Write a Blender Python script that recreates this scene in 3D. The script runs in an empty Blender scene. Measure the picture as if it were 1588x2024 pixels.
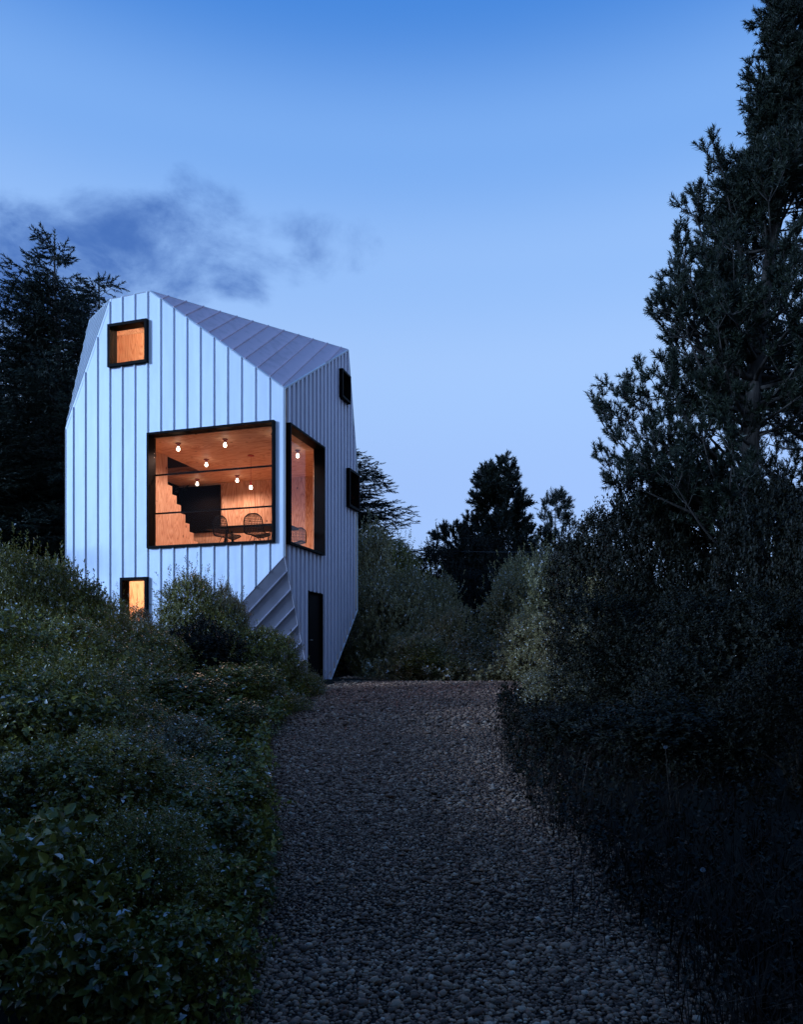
import bpy, math, random
import numpy as np
from math import radians, sin, cos, pi, sqrt
from mathutils import Vector, Matrix

SC = bpy.context.scene
COL = SC.collection
# ------------------------------------------------------------------ camera
FPX, HOR, CAMZ = 1443.0, 1300.0, 1.5            # focal length and horizon row of the 1588 x 2024 picture
cam = bpy.data.cameras.new('camera')
cam.sensor_fit = 'HORIZONTAL'; cam.sensor_width = 36.0
cam.lens = FPX / 1588 * 36
cam.shift_y = (HOR - 1012) / 1588
cam.clip_start = 0.05; cam.clip_end = 2000
cam_o = bpy.data.objects.new('camera', cam); COL.objects.link(cam_o)
cam_o.location = (0, 0, CAMZ); cam_o.rotation_euler = (radians(90), 0, 0)
SC.camera = cam_o
# ------------------------------------------------------------------ sky
SUN = Vector((-0.90, -0.43, 0.25)).normalized()     # towards the last light
world = bpy.data.worlds.new('World'); SC.world = world; world.use_nodes = True


def build_world():
    nt = world.node_tree; N = nt.nodes; L = nt.links
    bg = N['Background']; bg.inputs[1].default_value = 0.1
    tc = N.new('ShaderNodeTexCoord')
    sky = N.new('ShaderNodeTexSky'); sky.sky_type = 'NISHITA'; sky.sun_disc = False
    sky.sun_elevation = math.asin(SUN.z); sky.sun_rotation = math.atan2(SUN.x, SUN.y)
    sky.ozone_density = 7; sky.dust_density = 0.1; sky.air_density = 1.0
    sep = N.new('ShaderNodeSeparateXYZ'); L.new(tc.outputs['Generated'], sep.inputs[0])
    # dusk air: pale above the horizon, deep blue overhead
    ramp = N.new('ShaderNodeValToRGB'); cr = ramp.color_ramp; cr.interpolation = 'EASE'
    stops = [(0.0, (.36, .52, .92)), (.20, (.385, .56, .96)), (.36, (.40, .61, 1.0)), (.47, (.325, .55, .98)),
             (.57, (.215, .445, .92)), (.68, (.065, .255, .75)), (1.0, (.03, .13, .47))]
    cr.elements[0].position, cr.elements[0].color = stops[0][0], (*stops[0][1], 1)
    cr.elements[1].position, cr.elements[1].color = stops[-1][0], (*stops[-1][1], 1)
    for p, c in stops[1:-1]:
        e = cr.elements.new(p); e.color = (*c, 1)
    L.new(sep.outputs[2], ramp.inputs[0])
    sc10 = N.new('ShaderNodeVectorMath'); sc10.operation = 'SCALE'; sc10.inputs[3].default_value = 10.4
    L.new(ramp.outputs[0], sc10.inputs[0])
    skb = N.new('ShaderNodeVectorMath'); skb.operation = 'SCALE'; skb.inputs[3].default_value = 2.2
    L.new(sky.outputs[0], skb.inputs[0])
    mix = N.new('ShaderNodeMix'); mix.data_type = 'RGBA'; mix.inputs[0].default_value = 0.86
    L.new(skb.outputs[0], mix.inputs[6]); L.new(sc10.outputs[0], mix.inputs[7])
    # clouds: dark blue rags of vapour low in the sky, thickest over the spruces
    mp = N.new('ShaderNodeMapping'); mp.inputs['Scale'].default_value = (1, 1, 1.7); mp.inputs['Location'].default_value = (1.25, .3, .17)
    L.new(tc.outputs['Generated'], mp.inputs[0])
    nz = N.new('ShaderNodeTexNoise'); nz.inputs['Scale'].default_value = 7.5; nz.inputs['Detail'].default_value = 11
    nz.inputs['Roughness'].default_value = .62; nz.inputs['Distortion'].default_value = .25
    L.new(mp.outputs[0], nz.inputs['Vector'])

    def lobe(px, py, rad, gain):
        d = Vector(((px - 794) / FPX, 1, (HOR - py) / FPX)).normalized(); d.z *= 1.9; d.normalize()
        dp = N.new('ShaderNodeVectorMath'); dp.operation = 'DOT_PRODUCT'
        nm = N.new('ShaderNodeVectorMath'); nm.operation = 'NORMALIZE'
        fl = N.new('ShaderNodeVectorMath'); fl.operation = 'MULTIPLY'; fl.inputs[1].default_value = (1, 1, 1.9); L.new(tc.outputs['Generated'], fl.inputs[0])
        L.new(fl.outputs[0], nm.inputs[0]); L.new(nm.outputs[0], dp.inputs[0]); dp.inputs[1].default_value = d
        mr = N.new('ShaderNodeMapRange'); mr.interpolation_type = 'SMOOTHSTEP'
        mr.inputs[1].default_value = cos(rad); mr.inputs[2].default_value = 1.0; mr.inputs[3].default_value = 0; mr.inputs[4].default_value = gain
        L.new(dp.outputs['Value'], mr.inputs[0]); return mr.outputs[0]
    parts = [lobe(-20, 575, .17, .56), lobe(120, 545, .12, .52), lobe(250, 520, .11, .50), lobe(345, 470, .08, .45), lobe(398, 405, .06, .38), lobe(480, 512, .085, .40), lobe(590, 505, .08, .35), lobe(668, 500, .06, .31), lobe(-300, 590, .25, .55), lobe(-1500, 700, .4, .5), lobe(3600, 800, .5, .5)]
    s = parts[0]
    for p in parts[1:]:
        a = N.new('ShaderNodeMath'); a.operation = 'MAXIMUM'; L.new(s, a.inputs[0]); L.new(p, a.inputs[1]); s = a.outputs[0]
    ad = N.new('ShaderNodeMath'); ad.operation = 'ADD'; L.new(nz.outputs[0], ad.inputs[0]); L.new(s, ad.inputs[1])
    cm = N.new('ShaderNodeMapRange'); cm.interpolation_type = 'SMOOTHSTEP'
    cm.inputs[1].default_value = .69; cm.inputs[2].default_value = 1.13; cm.inputs[3].default_value = 0; cm.inputs[4].default_value = .9
    L.new(ad.outputs[0], cm.inputs[0])
    mix2 = N.new('ShaderNodeMix'); mix2.data_type = 'RGBA'
    L.new(cm.outputs[0], mix2.inputs[0]); L.new(mix.outputs[2], mix2.inputs[6]); mix2.inputs[7].default_value = (.42, 1.35, 4.6, 1)
    L.new(mix2.outputs[2], bg.inputs[0])


build_world()
# ------------------------------------------------------------------ sun
sl = bpy.data.lights.new('dusk_sun', 'SUN'); sl.energy = 3.1; sl.angle = radians(10); sl.color = (.37, .60, 1.0)
so = bpy.data.objects.new('dusk_sun', sl); COL.objects.link(so)
so.rotation_euler = (-SUN).to_track_quat('-Z', 'Y').to_euler(); so.location = (-20, -10, 12)
# ------------------------------------------------------------------ exposure
vs = SC.view_settings
vs.view_transform = 'Standard'; vs.look = 'None'; vs.exposure = 0.0; vs.gamma = 1.0; vs.use_curve_mapping = False
SC.cycles.use_denoising = True
SC.cycles.max_bounces = 8; SC.cycles.diffuse_bounces = 4; SC.cycles.transparent_max_bounces = 12
SC.cycles.sample_clamp_indirect = 6.0

# ================================================================== helpers


def at(px, py, Y):
    return Vector(((px - 794) / FPX * Y, Y, CAMZ + (HOR - py) / FPX * Y))


class MB:
    def __init__(self): self.v, self.f = [], []

    def poly(self, pts):
        n = len(self.v); self.v += [tuple(p) for p in pts]; self.f.append(tuple(range(n, n + len(pts))))

    def prism(self, pts, off):
        """polygon pts and its copy moved by off, closed"""
        off = Vector(off); n = len(self.v); k = len(pts)
        self.v += [tuple(Vector(p)) for p in pts] + [tuple(Vector(p) + off) for p in pts]
        nrm = Vector((0, 0, 0))
        for i in range(k):
            nrm += Vector(pts[i]).cross(Vector(pts[(i + 1) % k]))
        a, b = list(range(n, n + k)), list(range(n + k, n + 2 * k))
        if nrm.dot(off) > 0:
            self.f += [tuple(reversed(a)), tuple(b)]
            self.f += [(a[i], a[(i + 1) % k], b[(i + 1) % k], b[i]) for i in range(k)]
        else:
            self.f += [tuple(a), tuple(reversed(b))]
            self.f += [(b[i], b[(i + 1) % k], a[(i + 1) % k], a[i]) for i in range(k)]
        return self

    def box(self, x0, x1, y0, y1, z0, z1):
        return self.prism([(x0, y0, z0), (x1, y0, z0), (x1, y1, z0), (x0, y1, z0)], (0, 0, z1 - z0))

    def bar(self, a, b, w, h, up=(0, 0, 1)):
        a, b = Vector(a), Vector(b); d = (b - a).normalized(); up = Vector(up)
        if abs(d.dot(up)) > .95: up = Vector((1, 0, 0))
        s = d.cross(up).normalized() * w / 2; t = s.cross(d).normalized() * h / 2
        return self.prism([a - s - t, a + s - t, a + s + t, a - s + t], b - a)

    def tube(self, pts, radii, n=8, cap=True):
        pts = [Vector(p) for p in pts]; base = len(self.v)
        if not hasattr(radii, '__len__'): radii = [radii] * len(pts)
        ref = None
        for i, p in enumerate(pts):
            d = (pts[min(i + 1, len(pts) - 1)] - pts[max(i - 1, 0)])
            d = d.normalized() if d.length > 1e-9 else Vector((0, 0, 1))
            if ref is None: ref = Vector((1, 0, 0)) if abs(d.x) < .8 else Vector((0, 1, 0))
            s = d.cross(ref).normalized(); ref = s.cross(d).normalized()
            for k in range(n):
                a = 2 * pi * k / n
                self.v.append(tuple(p + (s * cos(a) + ref * sin(a)) * radii[i]))
        for i in range(len(pts) - 1):
            for k in range(n):
                a, b = base + i * n + k, base + i * n + (k + 1) % n
                self.f.append((a, b, b + n, a + n))
        if cap:
            self.f.append(tuple(base + k for k in reversed(range(n))))
            self.f.append(tuple(base + (len(pts) - 1) * n + k for k in range(n)))
        return self

    def lathe(self, prof, c=(0, 0, 0), n=14):
        base = len(self.v); c = Vector(c)
        for r, z in prof:
            for k in range(n):
                a = 2 * pi * k / n; self.v.append((c.x + r * cos(a), c.y + r * sin(a), c.z + z))
        for i in range(len(prof) - 1):
            for k in range(n):
                a, b = base + i * n + k, base + i * n + (k + 1) % n
                self.f.append((a, b, b + n, a + n))
        return self

    def mesh(self, name, mat, smooth=False):
        me = bpy.data.meshes.new(name); me.from_pydata(self.v, [], self.f); me.update()
        if mat: me.materials.append(mat)
        if smooth: me.polygons.foreach_set('use_smooth', [True] * len(me.polygons))
        return me

    def build(self, name, mat, parent=None, smooth=False):
        return link(name, self.mesh(name, mat, smooth), parent)


def link(name, data, parent=None):
    o = bpy.data.objects.new(name, data); COL.objects.link(o)
    if parent is not None: o.parent = parent
    return o


def big_mesh(name, V, F, mat, smooth=False):
    """triangle mesh from numpy arrays"""
    V = np.ascontiguousarray(V, dtype=np.float32); F = np.ascontiguousarray(F, dtype=np.int32)
    me = bpy.data.meshes.new(name)
    me.vertices.add(len(V)); me.vertices.foreach_set('co', V.ravel())
    me.loops.add(F.size); me.loops.foreach_set('vertex_index', F.ravel())
    me.polygons.add(len(F)); me.polygons.foreach_set('loop_start', np.arange(0, F.size, 3, dtype=np.int32))
    if smooth: me.polygons.foreach_set('use_smooth', np.ones(len(F), dtype=bool))
    me.materials.append(mat); me.update(calc_edges=True); me.validate()
    return me


def tag(o, label=None, cat=None, group=None, kind=None):
    if label: o['label'] = label
    if cat: o['category'] = cat
    if group: o['group'] = group
    if kind: o['kind'] = kind
    return o


def empty(name, loc, rz=0):
    o = bpy.data.objects.new(name, None); COL.objects.link(o)
    o.location = loc; o.rotation_euler = (0, 0, rz); o.empty_display_size = .2
    return o


def copy_tree(o, parent=None):
    c = o.copy(); COL.objects.link(c); c.parent = parent
    for ch in list(o.children):
        copy_tree(ch, c)
    return c

# ================================================================== materials


def mat_new(name):
    m = bpy.data.materials.new(name); m.use_nodes = True
    return m, m.node_tree.nodes, m.node_tree.links, m.node_tree.nodes['Principled BSDF']


def plain(name, col, rough=.5, metal=0.0, spec=.5):
    m, N, L, b = mat_new(name)
    b.inputs['Base Color'].default_value = (*col, 1); b.inputs['Roughness'].default_value = rough
    b.inputs['Metallic'].default_value = metal; b.inputs['Specular IOR Level'].default_value = spec
    return m


def ramp_node(N, stops, interp='LINEAR'):
    r = N.new('ShaderNodeValToRGB'); cr = r.color_ramp; cr.interpolation = interp
    cr.elements[0].position, cr.elements[0].color = stops[0][0], (*stops[0][1], 1)
    cr.elements[1].position, cr.elements[1].color = stops[-1][0], (*stops[-1][1], 1)
    for p, c in stops[1:-1]:
        e = cr.elements.new(p); e.color = (*c, 1)
    return r


def metal_panel(name, col, mottled=0.0):
    m, N, L, b = mat_new(name)
    tc = N.new('ShaderNodeTexCoord'); oi = N.new('ShaderNodeObjectInfo')
    n1 = N.new('ShaderNodeTexNoise'); n1.inputs['Scale'].default_value = 2.3; n1.inputs['Detail'].default_value = 6
    mp = N.new('ShaderNodeMapping'); mp.inputs['Scale'].default_value = (2.6, 2.6, .22)
    L.new(tc.outputs['Object'], mp.inputs[0]); L.new(mp.outputs[0], n1.inputs['Vector'])
    add = N.new('ShaderNodeMath'); add.operation = 'MULTIPLY_ADD'; add.inputs[1].default_value = .22; add.inputs[2].default_value = .0
    L.new(oi.outputs['Random'], add.inputs[0])
    ad2 = N.new('ShaderNodeMath'); ad2.operation = 'MULTIPLY_ADD'; ad2.inputs[1].default_value = .8 + mottled
    L.new(n1.outputs[0], ad2.inputs[0]); L.new(add.outputs[0], ad2.inputs[2])
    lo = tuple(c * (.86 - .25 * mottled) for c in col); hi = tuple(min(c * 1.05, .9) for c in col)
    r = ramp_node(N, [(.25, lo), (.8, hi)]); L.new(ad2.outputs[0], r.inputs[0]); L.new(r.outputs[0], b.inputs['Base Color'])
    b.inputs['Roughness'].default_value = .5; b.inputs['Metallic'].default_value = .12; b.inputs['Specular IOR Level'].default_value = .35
    bp = N.new('ShaderNodeBump'); bp.inputs['Strength'].default_value = .3; bp.inputs['Distance'].default_value = .02
    n2 = N.new('ShaderNodeTexNoise'); n2.inputs['Scale'].default_value = 3.1; n2.inputs['Detail'].default_value = 2
    L.new(tc.outputs['Object'], n2.inputs['Vector']); L.new(n2.outputs[0], bp.inputs['Height']); L.new(bp.outputs[0], b.inputs['Normal'])
    return m


def plywood(name, axis):
    """rotary-cut fir plywood; grain runs along the given axis ('x', 'z')"""
    m, N, L, b = mat_new(name)
    tc = N.new('ShaderNodeTexCoord'); mp = N.new('ShaderNodeMapping')
    sc = {'z': (3.2, 3.2, .42), 'x': (.42, 3.2, 3.2)}[axis]
    mp.inputs['Scale'].default_value = sc; L.new(tc.outputs['Object'], mp.inputs[0])
    n1 = N.new('ShaderNodeTexNoise'); n1.inputs['Scale'].default_value = 1.15; n1.inputs['Detail'].default_value = 3; n1.inputs['Distortion'].default_value = .6
    L.new(mp.outputs[0], n1.inputs['Vector'])
    k = N.new('ShaderNodeMath'); k.operation = 'MULTIPLY'; k.inputs[1].default_value = 30
    L.new(n1.outputs[0], k.inputs[0])
    fr = N.new('ShaderNodeMath'); fr.operation = 'PINGPONG'; fr.inputs[1].default_value = 1; L.new(k.outputs[0], fr.inputs[0])
    r = ramp_node(N, [(0, (.44, .22, .13)), (.3, (.62, .37, .23)), (.7, (.68, .44, .29)), (1, (.74, .51, .35))]); L.new(fr.outputs[0], r.inputs[0])
    # knots
    vo = N.new('ShaderNodeTexVoronoi'); vo.inputs['Scale'].default_value = 4.2; vo.inputs['Randomness'].default_value = 1
    mp2 = N.new('ShaderNodeMapping'); mp2.inputs['Scale'].default_value = {'z': (1, 1, .6), 'x': (.6, 1, 1)}[axis]
    L.new(tc.outputs['Object'], mp2.inputs[0]); L.new(mp2.outputs[0], vo.inputs['Vector'])
    kr = N.new('ShaderNodeMapRange'); kr.inputs[1].default_value = .06; kr.inputs[2].default_value = .11; kr.inputs[3].default_value = .92; kr.inputs[4].default_value = 0
    L.new(vo.outputs['Distance'], kr.inputs[0])
    mx = N.new('ShaderNodeMix'); mx.data_type = 'RGBA'; L.new(kr.outputs[0], mx.inputs[0]); L.new(r.outputs[0], mx.inputs[6]); mx.inputs[7].default_value = (.09, .035, .02, 1)
    L.new(mx.outputs[2], b.inputs['Base Color']); b.inputs['Roughness'].default_value = .6; b.inputs['Specular IOR Level'].default_value = .25
    return m


def leafy(name, stops, rough=.38, spec=.5, trans=0.0, pos_scale=1.3, pale=0.0):
    """foliage: every leaf (mesh island) its own tone, drifting from clump to clump"""
    m, N, L, b = mat_new(name)
    ge = N.new('ShaderNodeNewGeometry'); tc = N.new('ShaderNodeTexCoord'); oi = N.new('ShaderNodeObjectInfo')
    nz = N.new('ShaderNodeTexNoise'); nz.inputs['Scale'].default_value = pos_scale; nz.inputs['Detail'].default_value = 3
    L.new(tc.outputs['Object'], nz.inputs['Vector'])
    a = N.new('ShaderNodeMath'); a.operation = 'MULTIPLY_ADD'; a.inputs[1].default_value = .62; L.new(ge.outputs['Random Per Island'], a.inputs[0])
    sb = N.new('ShaderNodeMath'); sb.operation = 'MULTIPLY_ADD'; sb.inputs[1].default_value = .9; sb.inputs[2].default_value = -.26; L.new(nz.outputs[0], sb.inputs[0])
    L.new(sb.outputs[0], a.inputs[2])
    r = ramp_node(N, stops); L.new(a.outputs[0], r.inputs[0])
    tone = r.outputs[0]
    if pale:                                             # sky glints painted as near-white leaves, a few in a hundred
        q = N.new('ShaderNodeMath'); q.operation = 'MULTIPLY'; q.inputs[1].default_value = 57.3; L.new(ge.outputs['Random Per Island'], q.inputs[0])
        fq = N.new('ShaderNodeMath'); fq.operation = 'FRACT'; L.new(q.outputs[0], fq.inputs[0])
        gt = N.new('ShaderNodeMath'); gt.operation = 'GREATER_THAN'; gt.inputs[1].default_value = 1 - pale; L.new(fq.outputs[0], gt.inputs[0])
        pm = N.new('ShaderNodeMix'); pm.data_type = 'RGBA'; L.new(gt.outputs[0], pm.inputs[0]); L.new(r.outputs[0], pm.inputs[6]); pm.inputs[7].default_value = (.62, .60, .56, 1); tone = pm.outputs[2]
    hs = N.new('ShaderNodeHueSaturation'); L.new(tone, hs.inputs['Color'])
    vr = N.new('ShaderNodeMapRange'); vr.inputs[3].default_value = 1.0 if pale else .78; vr.inputs[4].default_value = 1.55 if pale else 1.2; L.new(oi.outputs['Random'], vr.inputs[0]); L.new(vr.outputs[0], hs.inputs['Value'])
    L.new(hs.outputs[0], b.inputs['Base Color']); b.inputs['Roughness'].default_value = rough; b.inputs['Specular IOR Level'].default_value = spec
    if trans > 0:
        tr = N.new('ShaderNodeBsdfTranslucent'); L.new(hs.outputs[0], tr.inputs[0]); mx = N.new('ShaderNodeMixShader'); mx.inputs[0].default_value = trans
        L.new(b.outputs[0], mx.inputs[1]); L.new(tr.outputs[0], mx.inputs[2]); L.new(mx.outputs[0], N['Material Output'].inputs[0])
    return m


def stone_mat(name):
    m, N, L, b = mat_new(name)
    ge = N.new('ShaderNodeNewGeometry'); tc = N.new('ShaderNodeTexCoord')
    r = ramp_node(N, [(0, (.10, .053, .032)), (.3, (.255, .135, .085)), (.7, (.44, .25, .155)), (.92, (.60, .35, .21)), (1, (.76, .53, .37))])
    L.new(ge.outputs['Random Per Island'], r.inputs[0])
    nz = N.new('ShaderNodeTexNoise'); nz.inputs['Scale'].default_value = 70; nz.inputs['Detail'].default_value = 4; L.new(tc.outputs['Object'], nz.inputs['Vector'])
    mx = N.new('ShaderNodeMix'); mx.data_type = 'RGBA'; mx.blend_type = 'MULTIPLY'; mx.inputs[0].default_value = .5
    L.new(r.outputs[0], mx.inputs[6]); L.new(nz.outputs[0], mx.inputs[7]); L.new(mx.outputs[2], b.inputs['Base Color'])
    b.inputs['Roughness'].default_value = .75; b.inputs['Specular IOR Level'].default_value = .3
    bp = N.new('ShaderNodeBump'); bp.inputs['Strength'].default_value = .4; bp.inputs['Distance'].default_value = .004; L.new(nz.outputs[0], bp.inputs['Height']); L.new(bp.outputs[0], b.inputs['Normal'])
    return m


def soil_mat(name, c0, c1, scale):
    m, N, L, b = mat_new(name)
    tc = N.new('ShaderNodeTexCoord'); nz = N.new('ShaderNodeTexNoise'); nz.inputs['Scale'].default_value = scale; nz.inputs['Detail'].default_value = 9; nz.inputs['Roughness'].default_value = .7
    L.new(tc.outputs['Object'], nz.inputs['Vector']); r = ramp_node(N, [(.3, c0), (.7, c1)]); L.new(nz.outputs[0], r.inputs[0]); L.new(r.outputs[0], b.inputs['Base Color'])
    b.inputs['Roughness'].default_value = .95; b.inputs['Specular IOR Level'].default_value = .1
    bp = N.new('ShaderNodeBump'); bp.inputs['Strength'].default_value = .8; bp.inputs['Distance'].default_value = .03; L.new(nz.outputs[0], bp.inputs['Height']); L.new(bp.outputs[0], b.inputs['Normal'])
    return m


def bark_mat(name, c0, c1):
    m, N, L, b = mat_new(name)
    tc = N.new('ShaderNodeTexCoord'); mp = N.new('ShaderNodeMapping'); mp.inputs['Scale'].default_value = (9, 9, 2); L.new(tc.outputs['Object'], mp.inputs[0])
    nz = N.new('ShaderNodeTexNoise'); nz.inputs['Scale'].default_value = 2; nz.inputs['Detail'].default_value = 6; L.new(mp.outputs[0], nz.inputs['Vector'])
    r = ramp_node(N, [(.3, c0), (.7, c1)]); L.new(nz.outputs[0], r.inputs[0]); L.new(r.outputs[0], b.inputs['Base Color']); b.inputs['Roughness'].default_value = .9
    bp = N.new('ShaderNodeBump'); bp.inputs['Strength'].default_value = .6; bp.inputs['Distance'].default_value = .02; L.new(nz.outputs[0], bp.inputs['Height']); L.new(bp.outputs[0], b.inputs['Normal'])
    return m


def glass_mat():
    m = bpy.data.materials.new('window_glass'); m.use_nodes = True; N = m.node_tree.nodes; L = m.node_tree.links; N.clear()
    out = N.new('ShaderNodeOutputMaterial'); tr = N.new('ShaderNodeBsdfTransparent'); gl = N.new('ShaderNodeBsdfGlossy'); gl.inputs['Roughness'].default_value = .02
    fr = N.new('ShaderNodeFresnel'); fr.inputs[0].default_value = 1.4; k = N.new('ShaderNodeMath'); k.operation = 'MULTIPLY'; k.inputs[1].default_value = .08
    mx = N.new('ShaderNodeMixShader'); L.new(fr.outputs[0], k.inputs[0]); L.new(k.outputs[0], mx.inputs[0]); L.new(tr.outputs[0], mx.inputs[1]); L.new(gl.outputs[0], mx.inputs[2]); L.new(mx.outputs[0], out.inputs[0])
    tr.inputs[0].default_value = (.93, .95, .95, 1)
    return m


def bulb_mat(name, col, s):
    m = bpy.data.materials.new(name); m.use_nodes = True; N = m.node_tree.nodes; L = m.node_tree.links; N.clear()
    out = N.new('ShaderNodeOutputMaterial'); e = N.new('ShaderNodeEmission'); e.inputs[0].default_value = (*col, 1); e.inputs[1].default_value = s; L.new(e.outputs[0], out.inputs[0])
    return m


M = {}
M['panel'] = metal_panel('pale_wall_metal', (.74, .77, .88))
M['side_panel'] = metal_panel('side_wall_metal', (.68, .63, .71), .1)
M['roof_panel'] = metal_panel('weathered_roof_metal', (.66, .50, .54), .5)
M['shaded_soffit_panel'] = metal_panel('shade_toned_soffit_metal', (.42, .40, .48), .3)  # same cladding metal; its underside shade is put into a darker colour
M['trim'] = metal_panel('edge_trim_metal', (.72, .74, .78))
M['black'] = plain('black_steel', (.0025, .0022, .0025), .6, .0, .06)
M['black_wall'] = plain('black_painted_board', (.003, .0025, .003), .9, .0, .05)
M['door'] = plain('black_door_paint', (.002, .002, .003), .6, 0, .08)
M['handle'] = plain('dull_steel_handle', (.25, .25, .27), .35, .9)
M['ply_wall'] = plywood('plywood_wall', 'z')
M['ply_ceiling'] = plywood('plywood_ceiling', 'x')
M['dark_wood'] = plain('dark_shaft_board', (.07, .05, .05), .8)
M['glass'] = glass_mat()
M['bulb'] = bulb_mat('lit_bulb_glass', (1, .78, .62), 11)
M['rose'] = plain('red_ceiling_rose', (.22, .02, .02), .5)
M['cord'] = plain('red_cord', (.4, .03, .02), .6)
M['wire'] = plain('black_chair_wire', (.002, .002, .002), .6, 0, .1)
M['concrete'] = soil_mat('foundation_concrete', (.12, .12, .12), (.2, .19, .18), 6)
M['soil'] = soil_mat('dark_soil', (.012, .010, .007), (.035, .028, .018), 3)
M['path'] = soil_mat('path_bed', (.02, .018, .016), (.05, .042, .036), 18)
M['stone'] = stone_mat('gravel_stone')
M['bark'] = bark_mat('conifer_bark', (.02, .015, .012), (.07, .055, .045))
M['stem'] = bark_mat('shrub_stem', (.03, .02, .014), (.08, .06, .04))
G1, G2, G3 = (.045, .042, .008), (.14, .122, .018), (.26, .22, .03)
M['leaf_small'] = leafy('small_glossy_leaf', [(0, G1), (.45, G2), (.75, (.19, .15, .038)), (.93, G3), (1, (.34, .20, .06))], .3, .32, .14, 1.3, .05)
M['leaf_broad'] = leafy('broad_leaf', [(0, (.05, .048, .014)), (.5, (.14, .125, .025)), (.85, (.26, .22, .038)), (.97, (.36, .28, .05)), (1, (.40, .10, .05))], .28, .35, .16, 1.3, .035)
M['leaf_grey'] = leafy('grey_green_leaf', [(0, (.06, .05, .025)), (.5, (.18, .14, .06)), (.9, (.29, .22, .09)), (1, (.38, .26, .12))], .3, .35, .1, 1.3, .05)
M['leaf_shaded'] = leafy('shade_dark_leaf', [(0, (.004, .005, .003)), (.5, (.011, .011, .005)), (.9, (.024, .021, .010)), (1, (.04, .03, .015))], .55, .22, .03)  # shade of the dark bank and gaps put into the leaf colour
M['leaf_grey_lit'] = leafy('lightened_grey_green_leaf', [(0, (.09, .075, .035)), (.5, (.25, .20, .085)), (.9, (.38, .30, .12)), (1, (.5, .36, .16))], .3, .4, .15, 1.3, .05)  # grey-green leaf lightened in colour to make up for the house's shadow
M['needle'] = leafy('spruce_needle', [(0, (.005, .009, .006)), (.5, (.012, .019, .011)), (1, (.026, .034, .018))], .55, .25)
M['pine'] = leafy('pine_needle', [(0, (.006, .009, .006)), (.5, (.014, .020, .011)), (1, (.034, .04, .02))], .5, .35)
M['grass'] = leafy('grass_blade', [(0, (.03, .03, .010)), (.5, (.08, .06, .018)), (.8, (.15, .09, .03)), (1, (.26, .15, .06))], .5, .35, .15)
M['grass_dark'] = leafy('shaded_grass_blade', [(0, (.008, .007, .005)), (.6, (.026, .016, .010)), (1, (.09, .055, .035))], .7, .15, .05)  # dry grass with the bank's shade put into its darker colour
M['seed'] = plain('pale_seed_fluff', (.32, .32, .33), .9)
M['straw'] = plain('dry_straw', (.13, .09, .06), .8)
M['cable'] = plain('grey_cable', (.05, .05, .05), .6)

# ================================================================== ground
PATH_L = [(-2, -.45), (1.5, -.52), (2.7, -.63), (3.45, -.73), (4.5, -.88), (6.4, -1.27), (8.7, -1.66), (12.2, -1.9), (14, -1.75), (17.9, -1.2)]
PATH_R = [(-2, .95), (1.5, 1.0), (2.7, 1.22), (3.75, 1.25), (4.9, 1.2), (6.4, 1.12), (9.5, 1.42), (14.6, 2.1), (17.9, 2.5)]


def interp(tab, y):
    return float(np.interp(y, [t[0] for t in tab], [t[1] for t in tab]))


def zg(x, y):
    z = .054 * min(max(y, -6), 17)
    dl = max(0, interp(PATH_L, y) - x - .15); dr = max(0, x - interp(PATH_R, y) - .15)
    if y < 17.5:
        z += .16 * (1 - math.exp(-dl / .6)) + .12 * (1 - math.exp(-dr / .7))
        k = min(1, (dl + dr) / 1.0)
    else:
        k = 1
    z += k * .05 * (sin(x * 1.7 + y * .9) + sin(x * .7 - y * 1.3 + 1))
    return z


def sheet(name, xs_of_y, ys, mat, dz):
    V, F = [], []
    nx = len(xs_of_y(ys[0]))
    for y in ys:
        for x in xs_of_y(y): V.append((x, y, zg(x, y) + dz))
    for j in range(len(ys) - 1):
        for i in range(nx - 1):
            a = j * nx + i; F.append((a, a + 1, a + nx + 1, a + nx))
    me = bpy.data.meshes.new(name); me.from_pydata(V, [], F); me.materials.append(mat); me.update()
    me.polygons.foreach_set('use_smooth', [True] * len(F))
    return link(name, me)


gx = np.concatenate([np.linspace(-900, -40, 8), np.linspace(-30, -8, 14), np.linspace(-7, 7, 71), np.linspace(8, 30, 14), np.linspace(40, 900, 8)])
gy = list(np.concatenate([np.linspace(-300, -20, 5), np.linspace(-10, 0, 12), np.linspace(.3, 20, 80), np.linspace(22, 60, 16), np.linspace(90, 1200, 8)]))
tag(sheet('ground', lambda y: gx, gy, M['soil'], 0), kind='structure')
tag(sheet('path', lambda y: np.linspace(interp(PATH_L, y) - .05, interp(PATH_R, y) + .05, 15), list(np.linspace(-1.5, 17.9, 60)), M['path'], .008), kind='structure')

# ================================================================== house
HW, HD, HB = 5.45, 4.37, .90
house = empty('tower_house', (-2.428, 15.1, HB), math.atan2(-.2861, .9582))
tag(house, 'tall faceted house clad in pale standing-seam metal with glowing corner window', 'house')
A_, B_, P_, C_ = Vector((-HW, 0, 5.80)), Vector((-4.23, 0, 8.60)), Vector((-3.22, 0, 8.63)), Vector((0, 0, 6.17))
E_, G_, R_, S_ = Vector((0, 0, 2.69)), Vector((-3.0, 0, -.15)), Vector((0, 3.69, 8.45)), Vector((0, HD, 5.55))
T_, Q_, H_ = Vector((0, HD, 1.84)), Vector((0, 2.30, -.15)), Vector((0, 1.38, -.15))
D_, K_ = Vector((-5.31, .61, 8.53)), Vector((-HW, HD, 5.60))
A0, T2, Q2 = Vector((-HW, 0, -.15)), Vector((-HW, HD, 1.84)), Vector((-HW, 2.30, -.15))


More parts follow.
